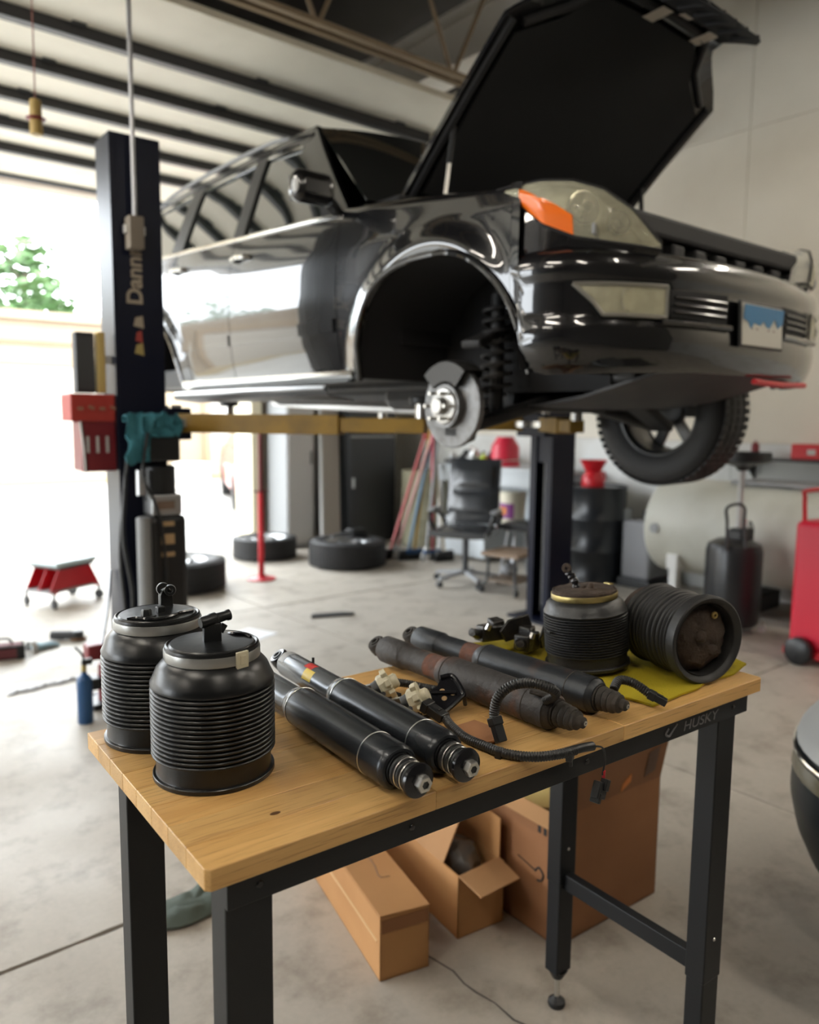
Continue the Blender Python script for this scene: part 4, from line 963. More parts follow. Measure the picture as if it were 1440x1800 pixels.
# radiator support, engine bay, headlights
M().b2((-.66, -.70, .875), (.66, -.54, .955)).b2((-.36, -.66, .70), (-.30, -.56, .95)).b2((.30, -.66, .70), (.36, -.56, .95)).b2((-.03, -.66, .70), (.03, -.58, .95)).build('radiator_support', MATTE, car, 0, .015)
for k in range(9): M().b2((-.62+k*.15, -.70, .78), (-.54+k*.15, -.62, .865)).build('support_rib', MATTE, car, 0, .01)
M().b2((-.60, -.56, .45), (.60, -.50, .88)).build('radiator', UNDER, car, 0)
M().b2((-.42, -.42, .50), (.42, .42, 1.02)).b2((-.25, -.35, 1.0), (.25, .30, 1.10)).build('engine', UNDER, car, 0, .04)
M().b2((-.72, .40, .55), (.72, .50, 1.14)).build('firewall', LINER, car, 0)
M().b2((-.78, .36, 1.12), (.78, .56, 1.18)).build('cowl_panel', MATTE, car, 0, .02)
M().ball((.45, -.58, .93), .09, 16, (1.2, .7, .6)).build('air_intake', MATTE, car)
HL = [(-.918, -.40, 1.010, 1.000), (-.907, -.48, 1.012, .955), (-.880, -.57, 1.015, .865), (-.822, -.65, 1.008, .822), (-.75, -.715, .980, .808), (-.66, -.765, .918, .800), (-.555, -.80, .818, .795)]
def hp(s_, u, v, off=0.0):
    n = len(HL)-1; f_ = min(u*n, n-1e-6); i = int(f_); t = f_-i; a, b = HL[i], HL[i+1]
    x, y, zt, zb = [a[k]+(b[k]-a[k])*t for k in range(4)]; z = zb+(zt-zb)*v
    d = Vector((b[0]-a[0], b[1]-a[1], 0)).normalized(); n_ = Vector((d.y, -d.x, 0))
    p = Vector((x, y, z))+n_*(off+.030*math.sin(PI*v)*math.sin(PI*min(1, u*1.05)))+Vector((0, .12*(z-.82), 0))*max(0, 1-u*.5)
    return Vector((-s_*p.x, p.y, p.z))
def hpatch(nm, s_, u0, u1, v0, v1, off, m_, par, n=14, vf=None, th=.003):
    rows_ = [[hp(s_, u0+(u1-u0)*i/(n*2), v0+((vf(i/(n*2)) if vf else v1)-v0)*j/n, off) for i in range(n*2+1)] for j in range(n+1)]
    return M().shell(rows_, (0, th, 0)).build(nm, m_, par, 55)
for s_ in (-1, 1):
    hl = hpatch('headlight', s_, 0, 1, 0, 1, -.075, REFL, car)
    hpatch('lens', s_, 0, 1, 0, 1, .004, LENS, hl)
    hpatch('turn_signal', s_, .20, .49, .03, .9, .007, AMBER, hl, vf=lambda t: .74-.40*t)
    for u, v, r_ in ((.55, .55, .052), (.76, .50, .036)):
        c = hp(s_, u, v, -.035); M().lathe([(.012, -.045), (r_*.7, -.02), (r_, .012), (r_+.006, .012), (r_+.006, -.01)], c, (s_*.35, -.9, .1), 24).build('lamp_bowl', CHR, hl)
        M().ball(c+Vector((0, .01, 0)), .013, 12).build('bulb', LGREY, hl)
    fr_ = hp(s_, .62, .18, -.02); M().box(fr_, (.10, .01, .035), (0, 0, -s_*.5)).build('ribbed_insert', GREY, hl, 0, .003)
    for v in (0, 1): M().shell([[hp(s_, u, v, -.002) for u in span(0, 1, 24)], [hp(s_, u, v, -.076) for u in span(0, 1, 24)]], (0, 0, .003 if v == 0 else -.003)).build('housing_wall', REFL, hl, 50)
    for v in (0, 1): M().tube([hp(s_, u, v, .002) for u in span(0, 1, 24)], .006, 6, 1).build('seal', MATTE, hl)
    # body colour between fender, headlight and bumper
    rows_ = []
    for u in span(0, 1, 24):
        f_ = min(u*6, 5.9999); i = int(f_); q = f_-i; hx = HL[i][0]+(HL[i+1][0]-HL[i][0])*q; hy = HL[i][1]+(HL[i+1][1]-HL[i][1])*q
        a, b = hp(s_, u, 0, .002), Vector((-s_*hx*1.004, hy+.006, .775)); rows_.append([a.lerp(b, t) for t in span(0, 1, 5)])
    M().grid(rows_).build('headlight_surround', PAINT, car, 60)
    rows_ = []
    for z in span(.60, 1.02, 10):
        rows_.append([Vector((s_*(hwid(y, z)-.001), y, z)) for y in span(-.49, -.44, 3)])
    M().grid(rows_).build('fender_edge', PAINT, car, 60)
# hood, hinged open
TH_ = R(44); HO = Vector((0, .46, 1.215)); HD = Vector((0, -math.cos(TH_), math.sin(TH_))); HN = Vector((0, math.sin(TH_), math.cos(TH_)))
LX = [(0, 1.20), (.30, 1.19), (.38, 1.15), (.44, 1.04), (.52, .985), (.64, .90), (.72, .83)]
def hpnt(x, f_, off=0.0):
    L = itp(LX, abs(x)); s_ = f_*L; h_ = -.055*s_*s_-.045*(x/.72)**4-.20*max(0, (s_-.98)/.22)**2
    return HO+Vector((x, 0, 0))+HD*s_+HN*(h_+off)
xs_ = sorted(set([round(v, 4) for v in span(-.72, .72, 36)]+[.30, .38, .44, .52, .64, -.30, -.38, -.44, -.52, -.64]))
hood = M().shell([[hpnt(x, f_) for x in xs_] for f_ in span(0, 1, 24)], HN*-.022).build('hood', PAINT, car, 45)
hm_ = M(); hm_.shell([[hpnt(x*.88, .06+f_*.80, -.026) for x in xs_] for f_ in span(0, 1, 16)], HN*-.014); hm_.build('hood_insulation', mat('hood_pad', (.006, .007, .008), .9, bump=(40, .3)), hood, 50)
for pts in ([hpnt(x, .90, -.03) for x in span(-.62, .62, 14)], [hpnt(-.68, f_, -.026) for f_ in span(.03, .95, 10)], [hpnt(.68, f_, -.026) for f_ in span(.03, .95, 10)]):
    M().tube(pts, .018, 8, 1).build('hood_frame_rib', MATTE, hood)
gr = [[hpnt(x, f_, -.045-.05*(f_-.95)/.05) for x in span(-.36, .36, 16)] for f_ in span(.93, 1.0, 4)]
M().shell(gr, HN*-.03).build('grille_back', MATTE, hood, 50)
for k in range(7): M().tube([hpnt(-.30+.1*k, f_, -.10) for f_ in (.94, .97, 1.0)], .009, 6, 2).build('grille_bar', MATTE, hood)
for x, f_ in ((-.05, .885), (.28, .895), (.06, .94)):  # pale plates stand in for openings with the bright wall behind
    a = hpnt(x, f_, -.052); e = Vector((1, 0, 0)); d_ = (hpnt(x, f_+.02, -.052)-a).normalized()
    M().shell([[a-e*.035-d_*.05, a+e*.035-d_*.05], [a-e*.035+d_*.05, a+e*.035+d_*.05]], HN*-.002).build('hood_opening_patch', mat('hood_opening_pale', s2l(200, 190, 175), .5), hood, 0)
for s_ in (-1, 1):
    a, b = Vector((s_*.70, .15, 1.12)), hpnt(s_*.66, .42, -.03)
    M().cyl(a, a.lerp(b, .55), .009, n=10).build('gas_strut_rod', STEEL, hood); M().cyl(a.lerp(b, .5), b, .012, n=10).build('gas_strut_body', MATTE, hood)
# front suspension, brake, remaining wheel, underbody
RX, RZ = -.79, .265
M().lathe([(.0, .010), (.088, .010), (.088, -.028), (.092, -.030), (.166, -.030), (.169, -.034), (.169, -.052), (.166, -.056), (.09, -.056)], (RX-.02, 0, RZ), (-1, 0, 0), 44).build('brake_rotor', mat('rotor_steel', (.22, .22, .22), .5, .8, var=(30, (.15, .145, .14), .4, .7)), car)
hb = M().lathe([(0, .045), (.030, .045), (.034, .04), (.036, .01), (.070, .008), (.074, 0)], (RX-.03, 0, RZ), (-1, 0, 0), 28).build('wheel_hub', mat('hub_steel', (.42, .41, .39), .35, .9), car)
for k in range(6):
    a = k*PI/3; M().cyl((RX-.04, .058*math.cos(a), RZ+.058*math.sin(a)), (RX-.085, .058*math.cos(a), RZ+.058*math.sin(a)), .007, n=8).build('stud', STEEL, hb)
M().lathe([(.10, -.035), (.178, -.035), (.185, -.02), (.185, .06), (.178, .075), (.10, .075), (.10, -.035)], (RX+.045, 0, RZ), (-1, 0, 0), 16, R(-40), R(45), up=(0, 1, 0)).build('brake_caliper', mat('caliper', (.06, .058, .055), .5, .5), car, 30)
cc = bpy.data.objects[[o.name for o in car.children if o.name.startswith('brake_caliper')][0]]
M().box((RX+.06, 0, RZ), (.10, .13, .30)).build('knuckle', UNDER, car, 0, .03)
for s_ in (-1, 1):
    M().bar((s_*.72, -.02, .18), (s_*.30, -.12, .30), .11, .05).bar((s_*.72, .02, .18), (s_*.30, .22, .30), .09, .05).build('lower_arm', UNDER, car, 0, .015)
    M().bar((s_*.68, 0, .52), (s_*.40, .05, .62), .10, .035).build('upper_arm', UNDER, car, 0, .01)
    M().cyl((s_*.56, -.04, .22), (s_*.50, .02, .74), .030, n=14).build('front_strut', UNDER, car)
    pts = []
    for i in range(8*12+1):
        a = 2*PI*i/12; t = i/(8*12); c = Vector((s_*.555, -.03, .32)).lerp(Vector((s_*.505, .015, .70)), t); pts.append(c+Vector((.062*math.cos(a), .062*math.sin(a), 0)))
    M().tube(pts, .0085, 6, 1).build('coil_spring', UNDER, car)
    M().tube([(s_*.70, .12, .25), (s_*.5, .16, .26), (s_*.2, .17, .33)], .014, 8, 4).build('tie_rod', UNDER, car)
    M().b2((s_*.36-.05, -.62, .36), (s_*.36+.05, 3.6, .48)).build('frame_rail', UNDER, car, 0, .015)
M().shell([[Vector((x, y, z)) for x in span(-.46, .46, 6)] for y, z in ((-.80, .40), (-.60, .345), (-.42, .30), (-.20, .27), (.18, .265))], (0, 0, .012)).jit(.008, 9, 2).build('skid_plate', UNDER, car, 50)
M().b2((-.30, .2, .26), (.30, 1.1, .50)).b2((-.16, 1.1, .30), (.16, 2.6, .44)).build('gearbox', UNDER, car, 0, .05)
M().b2((-.36, .05, .25), (.36, .20, .36)).build('crossmember', UNDER, car, 0, .03)
M().b2((-.82, .45, .40), (.82, 3.7, .52)).build('floor_pan', UNDER, car, 0, .02)
M().tube([(.22, .5, .28), (.30, 1.2, .27), (.26, 2.4, .30), (.4, 3.5, .34)], .035, 10, 6).build('exhaust_pipe', ALU, car)
M().tube([(.05, -.845, .372), (.2, -.85, .366), (.38, -.84, .368), (.52, -.825, .372)], .012, 8, 5).build('red_reflection_strip', RED, car)  # red bar stands in for a reflection under the glossy bumper
def wheel(parent, c, ax, r=.385, w_=.265, rim=ALU, sp=6, world=False):
    c = Vector(c); h = w_/2; rr = .228
    tr = M().lathe([(rr, -h*.82), (rr+.02, -h*.92), (r*.80, -h), (r*.93, -h*.93), (r*.985, -h*.75), (r, -h*.5), (r, h*.5), (r*.985, h*.75), (r*.93, h*.93), (r*.80, h), (rr+.02, h*.92), (rr, h*.82)], c, ax, 48).build('tyre', TIRE, parent, 50, world=world)
    x, y, z = frame(ax); tm = M()
    for k in range(60):
        a = 2*PI*k/60; d = x*math.cos(a)+y*math.sin(a); t = y*math.cos(a)-x*math.sin(a)
        for o_ in (-.62, -.2, .2, .62): tm.box(c+d*(r+.001)+z*h*o_*1.1, (.008, .030, h*.36), Matrix((d, t, z)).transposed())
    tm.build('tread_block', TIRE, tr, 0, world=world)['kind'] = 'stuff'
    rm = M().lathe([(rr-.004, -h*.84), (rr+.006, -h*.86), (rr, -h*.7), (rr*.92, -h*.6), (rr*.90, h*.4), (rr*.94, h*.7), (rr+.006, h*.84), (rr-.004, h*.86), (rr*.9, h*.72)], c, ax, 40).build('rim', rim, parent, 45, world=world)
    hbm = M().lathe([(0, h*.50), (.035, h*.50), (.045, h*.44), (.075, h*.40), (.08, h*.3), (.07, h*.1), (0, h*.1)], c, ax, 24).build('hub_cap', rim, rm, world=world)
    for k in range(sp):
        a = 2*PI*k/sp; d = x*math.cos(a)+y*math.sin(a); M().bar(c+d*.06+z*h*.34, c+d*rr*.97+z*h*.55, .062, .030, z).build('spoke', rim, rm, 0, .008, world=world)
    return tr
wheel(car, (.79, 0, RZ), (1, 0, .02), rim=mat('wheel_alloy_dark', (.12, .12, .12), .4, .9))
# ------------------------------------------------------------------ two-post lift
LIFTB = mat('lift_dark_blue', (.005, .007, .020), .36, bump=(60, .06), var=(3, (.009, .010, .020), .4, .7), spec=.22)
DECAL = mat('decal_tan', s2l(170, 158, 140), .6); SIL = mat('pipe_silver', (.45, .46, .48), .35, .8)
def column(nm, x0, sgn, label):
    o = T('lift_column', label, 'lift column', (x0, 3.22, 0), group='lift columns')
    def P(a, b): return (a[0]*sgn, a[1], a[2]), (b[0]*sgn, b[1], b[2])
    H = 2.78
    for n_, a, b in (('back_plate', (0, -.10, .02), (.014, .12, H)), ('side_plate', (.014, -.10, .02), (.24, -.088, H)), ('side_plate', (.014, .108, .02), (.24, .12, H)),
                     ('front_lip', (.228, -.088, .02), (.24, -.04, H)), ('front_lip', (.228, .06, .02), (.24, .108, H)), ('base_plate', (-.08, -.20, 0), (.34, .22, .02)), ('top_cap', (0, -.10, H), (.24, .12, H+.012))):
        M().b2(*P(a, b)).build(n_, LIFTB, o, 0, .002)
    cz = 1.42
    cr_ = M().b2(*P((.05, -.075, cz-.25), (.225, .095, cz+.55))).build('carriage', LIFTB, o, 0, .004)
    M().b2(*P((.225, -.13, cz-.06), (.36, .15, cz+.10))).build('arm_yoke', LIFTB, o, 0, .008)
    M().cyl((sgn*.14, .01, .1), (sgn*.14, .01, cz-.2), .045, n=20).build('lift_cylinder', SIL, o)
    M().tube([(sgn*.18, .03, 2.7), (sgn*.18, .03, 1.5), (sgn*.18, .03, .05)], .005, 6, 2).build('wire_rope', STEEL, o)
    for dy, ang, L in ((-.08, -51, 1.30), (.10, 48, 1.10)):
        a = Vector((sgn*.30, dy, cz+.025)); d = Vector((sgn*math.cos(R(ang)), math.sin(R(ang)), 0))
        ar = M().bar(a, a+d*L*.68, .105, .095, (0, 0, 1)).build('swing_arm', YELLOW, o, 0, .004)
        M().bar(a+d*L*.5, a+d*L, .082, .070, (0, 0, 1)).build('arm_extension', YELLOW, ar, 0, .004)
        e = a+d*(L-.02); M().cyl(e+Vector((0, 0, .03)), e+Vector((0, 0, .11)), .032, n=16).build('pad_post', STEEL, ar); M().cyl(e+Vector((0, 0, .10)), e+Vector((0, 0, .135)), .062, n=20, ch=.006).build('lift_pad', RUBBER, ar)
        M().lathe([(.085, -.02), (.10, -.02), (.10, .02), (.085, .02), (.085, -.02)], a, (0, 0, 1), 24).build('gear_ring', STEEL, ar)
        M().cyl(a+Vector((0, 0, -.07)), a+Vector((0, 0, .09)), .026, n=14).build('pivot_pin', STEEL, ar)
    return o
lc = column('L', .85, 1, 'dark blue lift column with power unit and lettering, left of the car')
rc = column('R', 4.13, -1, 'dark lift column standing behind the car, right of the office chair')
text('maker_lettering', 'Dannmar', .105, DECAL, lc, (.985, 3.1195, 2.01), (0, 0, 1), (-1, 0, 0), sx=1.0, bold=.003)
for z, w_, m_, nm in ((1.93, .05, DECAL, 'decal_mark'), (1.86, .035, mat('decal_red', (.35, .05, .04), .5), 'decal_mark'), (1.80, .045, mat('decal_gold', (.42, .33, .12), .5), 'decal_mark')):
    M().prism([(-w_/2, -.02), (w_/2, -.03), (w_*.4, .03), (-w_*.3, .02)], .001, lambda p, q, t, z=z: Vector((.965+p, 3.1195-t, z+q))).build(nm, m_, lc, 0, world=True)
# power unit on the camera side of the left column
pu = M().b2((.90, 2.96, 1.26), (1.10, 3.12, 1.44)).build('power_unit', BLACK, lc, 0, .012, world=True)
M().cyl((1.02, 3.04, 1.24), (1.02, 3.04, 1.06), .075, n=24, ch=.01).build('motor', BLACK, pu, world=True)
M().b2((.93, 2.94, .42), (1.12, 3.10, 1.00)).build('oil_tank', BLACK, pu, 0, .03, world=True)
M().b2((.95, 2.955, 1.00), (1.10, 3.09, 1.10)).build('valve_block', ALU, pu, 0, .008, world=True)
M().cyl((.905, 2.95, .45), (.905, 2.95, 1.0), .034, n=20, ch=.008).build('grey_conduit', mat('conduit_grey', (.25, .26, .27), .4), pu, world=True)
for z, h_ in ((.96, .022), (.885, .05), (.81, .022)): M().b2((.985, 2.938, z-h_/2), (1.05, 2.9405, z+h_/2)).build('tank_label', mat('tan_label', s2l(180, 150, 110), .6), pu, 0, world=True)
M().b2((.975, 2.948, 1.03), (1.06, 2.954, 1.07)).build('tank_label', mat('tan_label2', s2l(120, 100, 85), .6), pu, 0, world=True)
M().tube([(.93, 2.93, 1.40), (.90, 2.92, 1.2), (.96, 2.925, 1.05), (.99, 2.93, .90), (1.0, 2.925, .6), (.96, 2.93, .4), (.9, 2.95, .1)], .008, 8, 6).build('control_cable', BLACK, pu, world=True)
M().tube([(.86, 3.05, 1.2), (.83, 3.02, .9), (.86, 3.0, .6), (.84, 3.04, .3), (.88, 3.1, .05)], .011, 8, 6).build('hydraulic_hose', BLACK, pu, world=True)
M().tube([(.88, 3.07, 1.30), (.845, 3.04, 1.1), (.82, 3.05, .8), (.845, 3.06, .4), (.80, 3.0, .08)], .009, 8, 6).build('hydraulic_hose', DGREY, pu, world=True)
M().cyl((.91, 2.99, 1.10), (.91, 2.99, 1.22), .022, n=12).build('release_valve', ALU, pu, world=True)
cdt = T('conduit', 'thin steel conduit running up from the lift column to the roof', 'pipe', (.945, 3.07, 2.35))
M().cyl((0, 0, .02), (0, 0, 2.83), .011, n=12).build('pipe', SIL, cdt)
M().b2((-.035, -.03, -.09), (.035, .045, .06)).build('switch_box', mat('box_tan', s2l(135, 125, 112), .6), cdt, 0, .006)
M().b2((-.05, .0, -.02), (-.036, .03, .02)).b2((.036, 0, -.02), (.05, .03, .02)).build('clamp_ear', STEEL, cdt, 0, .003)
tr_ = []
for j in range(15):
    row = []
    for i in range(19):
        u, v = i/18-.5, j/14; x = .965+u*.25; y = 3.035-.09*v if v < .5 else 2.95-.005
        z = 1.485-.02*abs(u)*2 if v < .5 else 1.485-(v-.5)*(.44 if u < -.08 else .20)
        row.append(Vector((x+.03*NZ.noise(Vector((u*9, v*6, 2))), y-.01+.03*NZ.noise(Vector((u*11, v*5, 9))), z+.035*NZ.noise(Vector((u*8, v*8, 1))))))
    tr_.append(row)
tc_ = T('teal_cloth', 'teal shop cloth draped over the lift power unit', 'cloth', (.995, 3.03, 1.45))
M().shell(tr_, (0, .006, -.006)).build('cloth', TEAL, tc_, 60, world=True)
# tool holder, panel and foam strip hanging on the left flank of the column
th = T('tool_holder', 'red metal tool holder hung on the left side of the lift column', 'tool holder', (.74, 3.22, 1.21))
M().b2((-.10, -.09, .24), (.105, .09, .37)).build('upper_tray', mat('faded_red', (.40, .035, .025), .5), th, 0, .006)
M().b2((-.055, -.085, 0), (.105, .08, .24)).build('lower_tray', DRED, th, 0, .006)
for k in range(3): M().b2((-.035+k*.045, -.0875, .09), (-.021+k*.045, -.0845, .17)).build('slot', LGREY, th, 0)
for k in range(4): M().cyl((-.07+k*.05, -.093, .30+.01*(k % 2)), (-.045+k*.05, -.093, .30), .008, n=8).build('wrench_end', mat('tan_wrench', (.32, .16, .10), .5), th)
M().tube([(-.06, -.09, .24), (-.05, -.095, .12), (-.045, -.095, .0)], .006, 6, 3).build('strap', LGREY, th)
bx_ = T('black_panel', 'black flat panel standing above the red tool holder', 'panel', (.735, 3.2, 1.585))
M().b2((-.05, -.02, 0), (.035, .05, .285)).build('board', mat('panel_black', (.03, .031, .034), .6), bx_, 0, .004)
M().b2((-.048, -.023, .02), (.033, -.02, .265)).build('face', DGREY, bx_, 0)
fs = T('foam_strip', 'upright yellow foam strip between the black panel and the column', 'foam', (.800, 3.2, 1.585))
M().b2((-.018, -.03, 0), (.018, .03, .29)).jit(.003, 20).build('strip', mat('foam_yellow', s2l(206, 180, 112), .9), fs, 0, .004)
M().b2((.018, -.025, .14), (.048, .0, .18)).build('clip', LGREY, fs, 0, .004)
# ------------------------------------------------------------------ things on the shop floor
def flat_wheel(loc, label, rz=0, r=.385):
    o = T('wheel', label, 'wheel', loc, rz, 'wheels lying on the floor'); wheel(o, (0, 0, .1325*r/.385), (0, 0, 1), r, .265*r/.385); return o
flat_wheel((2.128, 5.774, 0), 'black tyre with silver alloy rim lying behind the lift column', .3)
wc = flat_wheel((3.92, 5.90, 0), 'tyre lying flat on the floor with a tool laid across it', .9)
flat_wheel((3.42, 6.75, 0), 'tyre lying by the door jamb beside the red stand', .2, .33)
pb = T('pry_tool', 'dark tool lying across the tyre in the middle of the floor', 'tool', (3.92, 5.90, .27))
M().bar((-.22, -.05, .035), (.14, .12, .05), .05, .03).build('shaft', DGREY, pb, 0, .008); M().b2((.10, .06, .0), (.28, .20, .07)).build('head', BLACK, pb, 0, .015)
rs = T('support_stand', 'tall slim red support stand with a round base by the door jamb', 'stand', (2.87, 5.71, 0))
M().lathe([(0, 0), (.13, 0), (.13, .012), (.05, .03), (.034, .05), (0, .05)], n=28).build('base', RED, rs)
M().cyl((0, 0, .04), (0, 0, .80), .027, n=14).build('tube', RED, rs); M().cyl((0, 0, .78), (0, 0, 1.36), .019, n=14).build('screw', DRED, rs)
M().lathe([(0, 1.36), (.05, 1.36), (.055, 1.385), (.03, 1.375), (0, 1.37)], n=16).build('saddle', RED, rs); M().cyl((-.07, 0, .81), (.07, 0, .81), .008, n=8).build('turn_handle', DRED, rs)
# rolling stool
rst = T('creeper_seat', 'red rolling mechanic seat with a pale padded top near the doorway', 'stool', (1.18, 5.79, 0), R(28))
def tri(z0, z1, w0, w1, d): return M().prism([(-w0, z0), (w0, z0), (w1, z1), (-w1, z1)], d, lambda p, q, t: Vector((p, t-d/2, q)))
tri(.13, .29, .24, .15, .008).build('side_panel', RED, rst, 0); bpy.data.objects[-1] if False else None
for dy, m_ in ((-.13, RED), (.13, RED)):
    q = tri(.13, .30, .24, .15, .006); q.v = [p+Vector((0, dy, 0)) for p in q.v]; q.build('side_panel', m_, rst, 0)
M().b2((-.24, -.14, .115), (.24, .14, .135)).build('tray', GREY, rst, 0, .004)
M().b2((-.17, -.16, .295), (.17, .16, .315)).build('seat_board', DGREY, rst, 0, .004)
cs = M().b2((-.20, -.17, .315), (.20, .17, .355)).build('seat_pad', mat('pale_pad', s2l(196, 212, 216), .5), rst, 0, .018, seg=3)
for sx_ in (-1, 1):
    for sy_ in (-1, 1):
        x, y = sx_*.22, sy_*.15; k = M().cyl((x, y, .075), (x, y, .12), .012, n=8).build('caster', GREY, rst)
        M().lathe([(0, -.014), (.032, -.014), (.038, -.008), (.038, .008), (.032, .014), (0, .014)], (x, y, .038), (1, .3*sx_, 0), 18).build('caster_wheel', DGREY, k)
        M().bar((x*.8, y*.9, .12), (x, y, .12), .03, .012).build('caster_arm', RED, rst, 0)
bg = T('tool_bag', 'dark red tool bag on the floor at the left edge', 'bag', (.50, 4.42, 0), R(-8))
bg.scale = (.62, .62, .60)
M().b2((-.20, -.09, 0), (.20, .09, .15)).jit(.012, 9).build('body', mat('bag_red', (.13, .03, .035), .7), bg, 0, .03); M().b2((-.205, -.095, .115), (.205, .095, .14)).b2((.13, -.096, 0), (.205, .096, .14)).build('trim', MATTE, bg, 0, .01)
M().tube([(-.1, 0, .15), (-.06, 0, .20), (.06, 0, .20), (.1, 0, .15)], .012, 8, 5).build('handle', MATTE, bg)
gl = T('work_glove', 'light blue work glove dropped on the floor', 'glove', (.73, 4.50, 0), R(20))
g_ = M().ball((0, 0, .02), .05, 16, (1.1, .9, .42))
for k in range(4): g_.tube([(.04, -.03+k*.02, .02), (.085, -.035+k*.024, .016), (.11, -.035+k*.026, .012)], .011, 8, 3)
g_.tube([(.0, .045, .02), (.03, .075, .014), (.05, .085, .012)], .011, 8, 3); g_.build('glove_body', mat('glove_blue', s2l(150, 178, 190), .8), gl)
M().lathe([(.042, 0), (.046, .0), (.046, .035), (.042, .035)], (-.035, 0, .022), (-1, 0, 0), 16).build('cuff', LGREY, gl)
gd = T('grinder', 'small dark power tool on the floor beside the blue glove', 'tool', (.92, 4.62, 0), R(-30))
M().cyl((-.10, 0, .035), (.06, 0, .035), .030, n=14, ch=.006).build('body', DGREY, gd); M().cyl((.075, 0, .02), (.075, 0, .065), .035, n=16, ch=.006).build('gear_head', BLACK, gd); M().cyl((.075, 0, .008), (.075, 0, .018), .052, n=20).build('disc', mat('disc_brown', (.18, .10, .05), .8), gd)
bt = T('gas_bottle', 'blue torch gas bottle standing on the floor left of the air springs', 'bottle', (.640, 3.08, 0))
M().lathe([(0, 0), (.033, 0), (.036, .004), (.036, .205), (.033, .222), (.018, .238), (.012, .242), (.012, .256), (0, .256)], n=28).build('cylinder', BLUE, bt); M().lathe([(.0364, .10), (.0364, .19)], n=14, a0=2.2, a1=4.2).build('label', mat('label_brown', (.12, .10, .06), .5), bt)
M().cyl((0, 0, .256), (0, 0, .285), .013, n=12).build('valve', BRASS, bt); M().tube([(0, 0, .285), (0, 0, .32), (-.008, .01, .345), (-.03, .03, .37)], .006, 8, 4).build('torch_tube', BLACK, bt); M().box((.015, 0, .30), (.05, .022, .03)).build('regulator', BLACK, bt, 0, .005)
jk = T('floor_jack', 'dark red jack with a long steel handle leaning by the lift column', 'jack', (.80, 3.28, 0))
M().cyl((0, 0, .02), (0, 0, .22), .045, .04, 18).build('jack_body', DRED, jk); M().b2((-.09, -.08, 0), (.11, .08, .03)).build('jack_base', BLACK, jk, 0, .006); M().cyl((0, 0, .20), (0, 0, .29), .025, n=14).build('ram', BLACK, jk)
M().b2((-.10, -.05, .25), (.08, .05, .33)).build('jack_head', DRED, jk, 0, .012); M().tube([(-.03, -.03, .30), (.01, -.02, .50), (.035, -.01, .70)], .008, 8, 3).build('handle', SIL, jk); M().b2((-.13, -.06, .10), (-.04, .04, .16)).build('release_block', BLACK, jk, 0, .01)
ch = T('steel_chain', 'short length of steel chain lying on the floor at left', 'chain', (.42, 3.70, 0))
for k in range(15):
    a = Vector((k*.0245, .006*k*.8+.008*math.sin(k), .009)); x, y = Vector((1, .15, 0)).normalized(), Vector((-.15, 1, 0)).normalized()
    if k % 2: y = Vector((0, 0, 1))
    M().tube([a+x*.019*math.cos(t)+y*(.009 if k % 2 == 0 else .007)*math.sin(t) for t in [i*PI/5 for i in range(11)]], .0038, 6, 1).build('link', SIL, ch)
sp_ = T('paper_sheet', 'white sheet of paper lying on the floor behind the new shocks', 'paper', (2.0, 4.06, .002), R(25))
M().b2((-.10, -.13, 0), (.10, .13, .001)).build('sheet', mat('paper_white', (.75, .76, .78), .7), sp_, 0)
sp2 = T('grille_piece', 'flat dark plastic piece lying on the floor in the middle', 'car part', (2.69, 4.18, .0), R(-20))
M().prism([(-.16, -.03), (.16, -.02), (.18, .01), (.1, .05), (-.14, .04)], .02, lambda p, q, t: Vector((p, q, t))).build('plate', DGREY, sp2, 0, .004)

# door-wall corner: lockers, boards, barrel
lk = T('metal_locker', 'narrow grey metal locker beside the door jamb', 'locker', (4.02, 7.28, 0), BETA)
M().b2((-.18, -.22, 0), (.18, .2, 1.95)).build('body', GREY, lk, 0, .006); M().b2((-.165, -.232, .05), (.165, -.22, 1.90)).build('door', LGREY, lk, 0, .004); M().b2((.12, -.24, .95), (.14, -.231, 1.10)).build('handle', DGREY, lk, 0, .003)
for k in range(4): M().b2((-.08, -.234, 1.6+k*.04), (.08, -.2315, 1.615+k*.04)).build('vent_slot', DGREY, lk, 0)
lb = T('leaning_panel', 'pale grey panel leaning on the wall next to the lockers', 'panel', (4.34, 6.92, 0), rot=(R(-5), R(3), R(8)))
M().b2((-.13, -.02, 0), (.13, .02, 1.9)).build('board', mat('panel_grey', s2l(172, 166, 158), .7), lb, 0, .004); M().b2((-.135, -.024, 0), (-.11, .024, 1.9)).build('edge_strip', LGREY, lb, 0, .002)
dk = T('dark_cabinet', 'tall charcoal steel cabinet against the rear wall', 'cabinet', (4.92, 7.18, 0), BETA+R(3))
M().b2((-.36, -.22, 0), (.36, .24, 2.0)).build('body', mat('cab_dark', (.026, .028, .030), .45), dk, 0, .006)
for k, (z0, z1) in enumerate(((.05, 1.28), (1.31, 1.95))):
    d_ = M().b2((-.345, -.235, z0), (.345, -.22, z1)).build('door', mat('cab_door', (.034, .036, .039), .42), dk, 0, .004); M().b2((-.345, -.238, z1-.03), (.345, -.235, z1-.005)).build('door_rail', GREY, d_, 0)
    M().b2((-.32, -.25, (z0+z1)/2), (-.29, -.235, (z0+z1)/2+.12)).build('handle', STEEL, d_, 0, .003)
ba = T('fibre_barrel', 'dull beige barrel standing in the corner', 'barrel', (5.40, 6.55, 0))
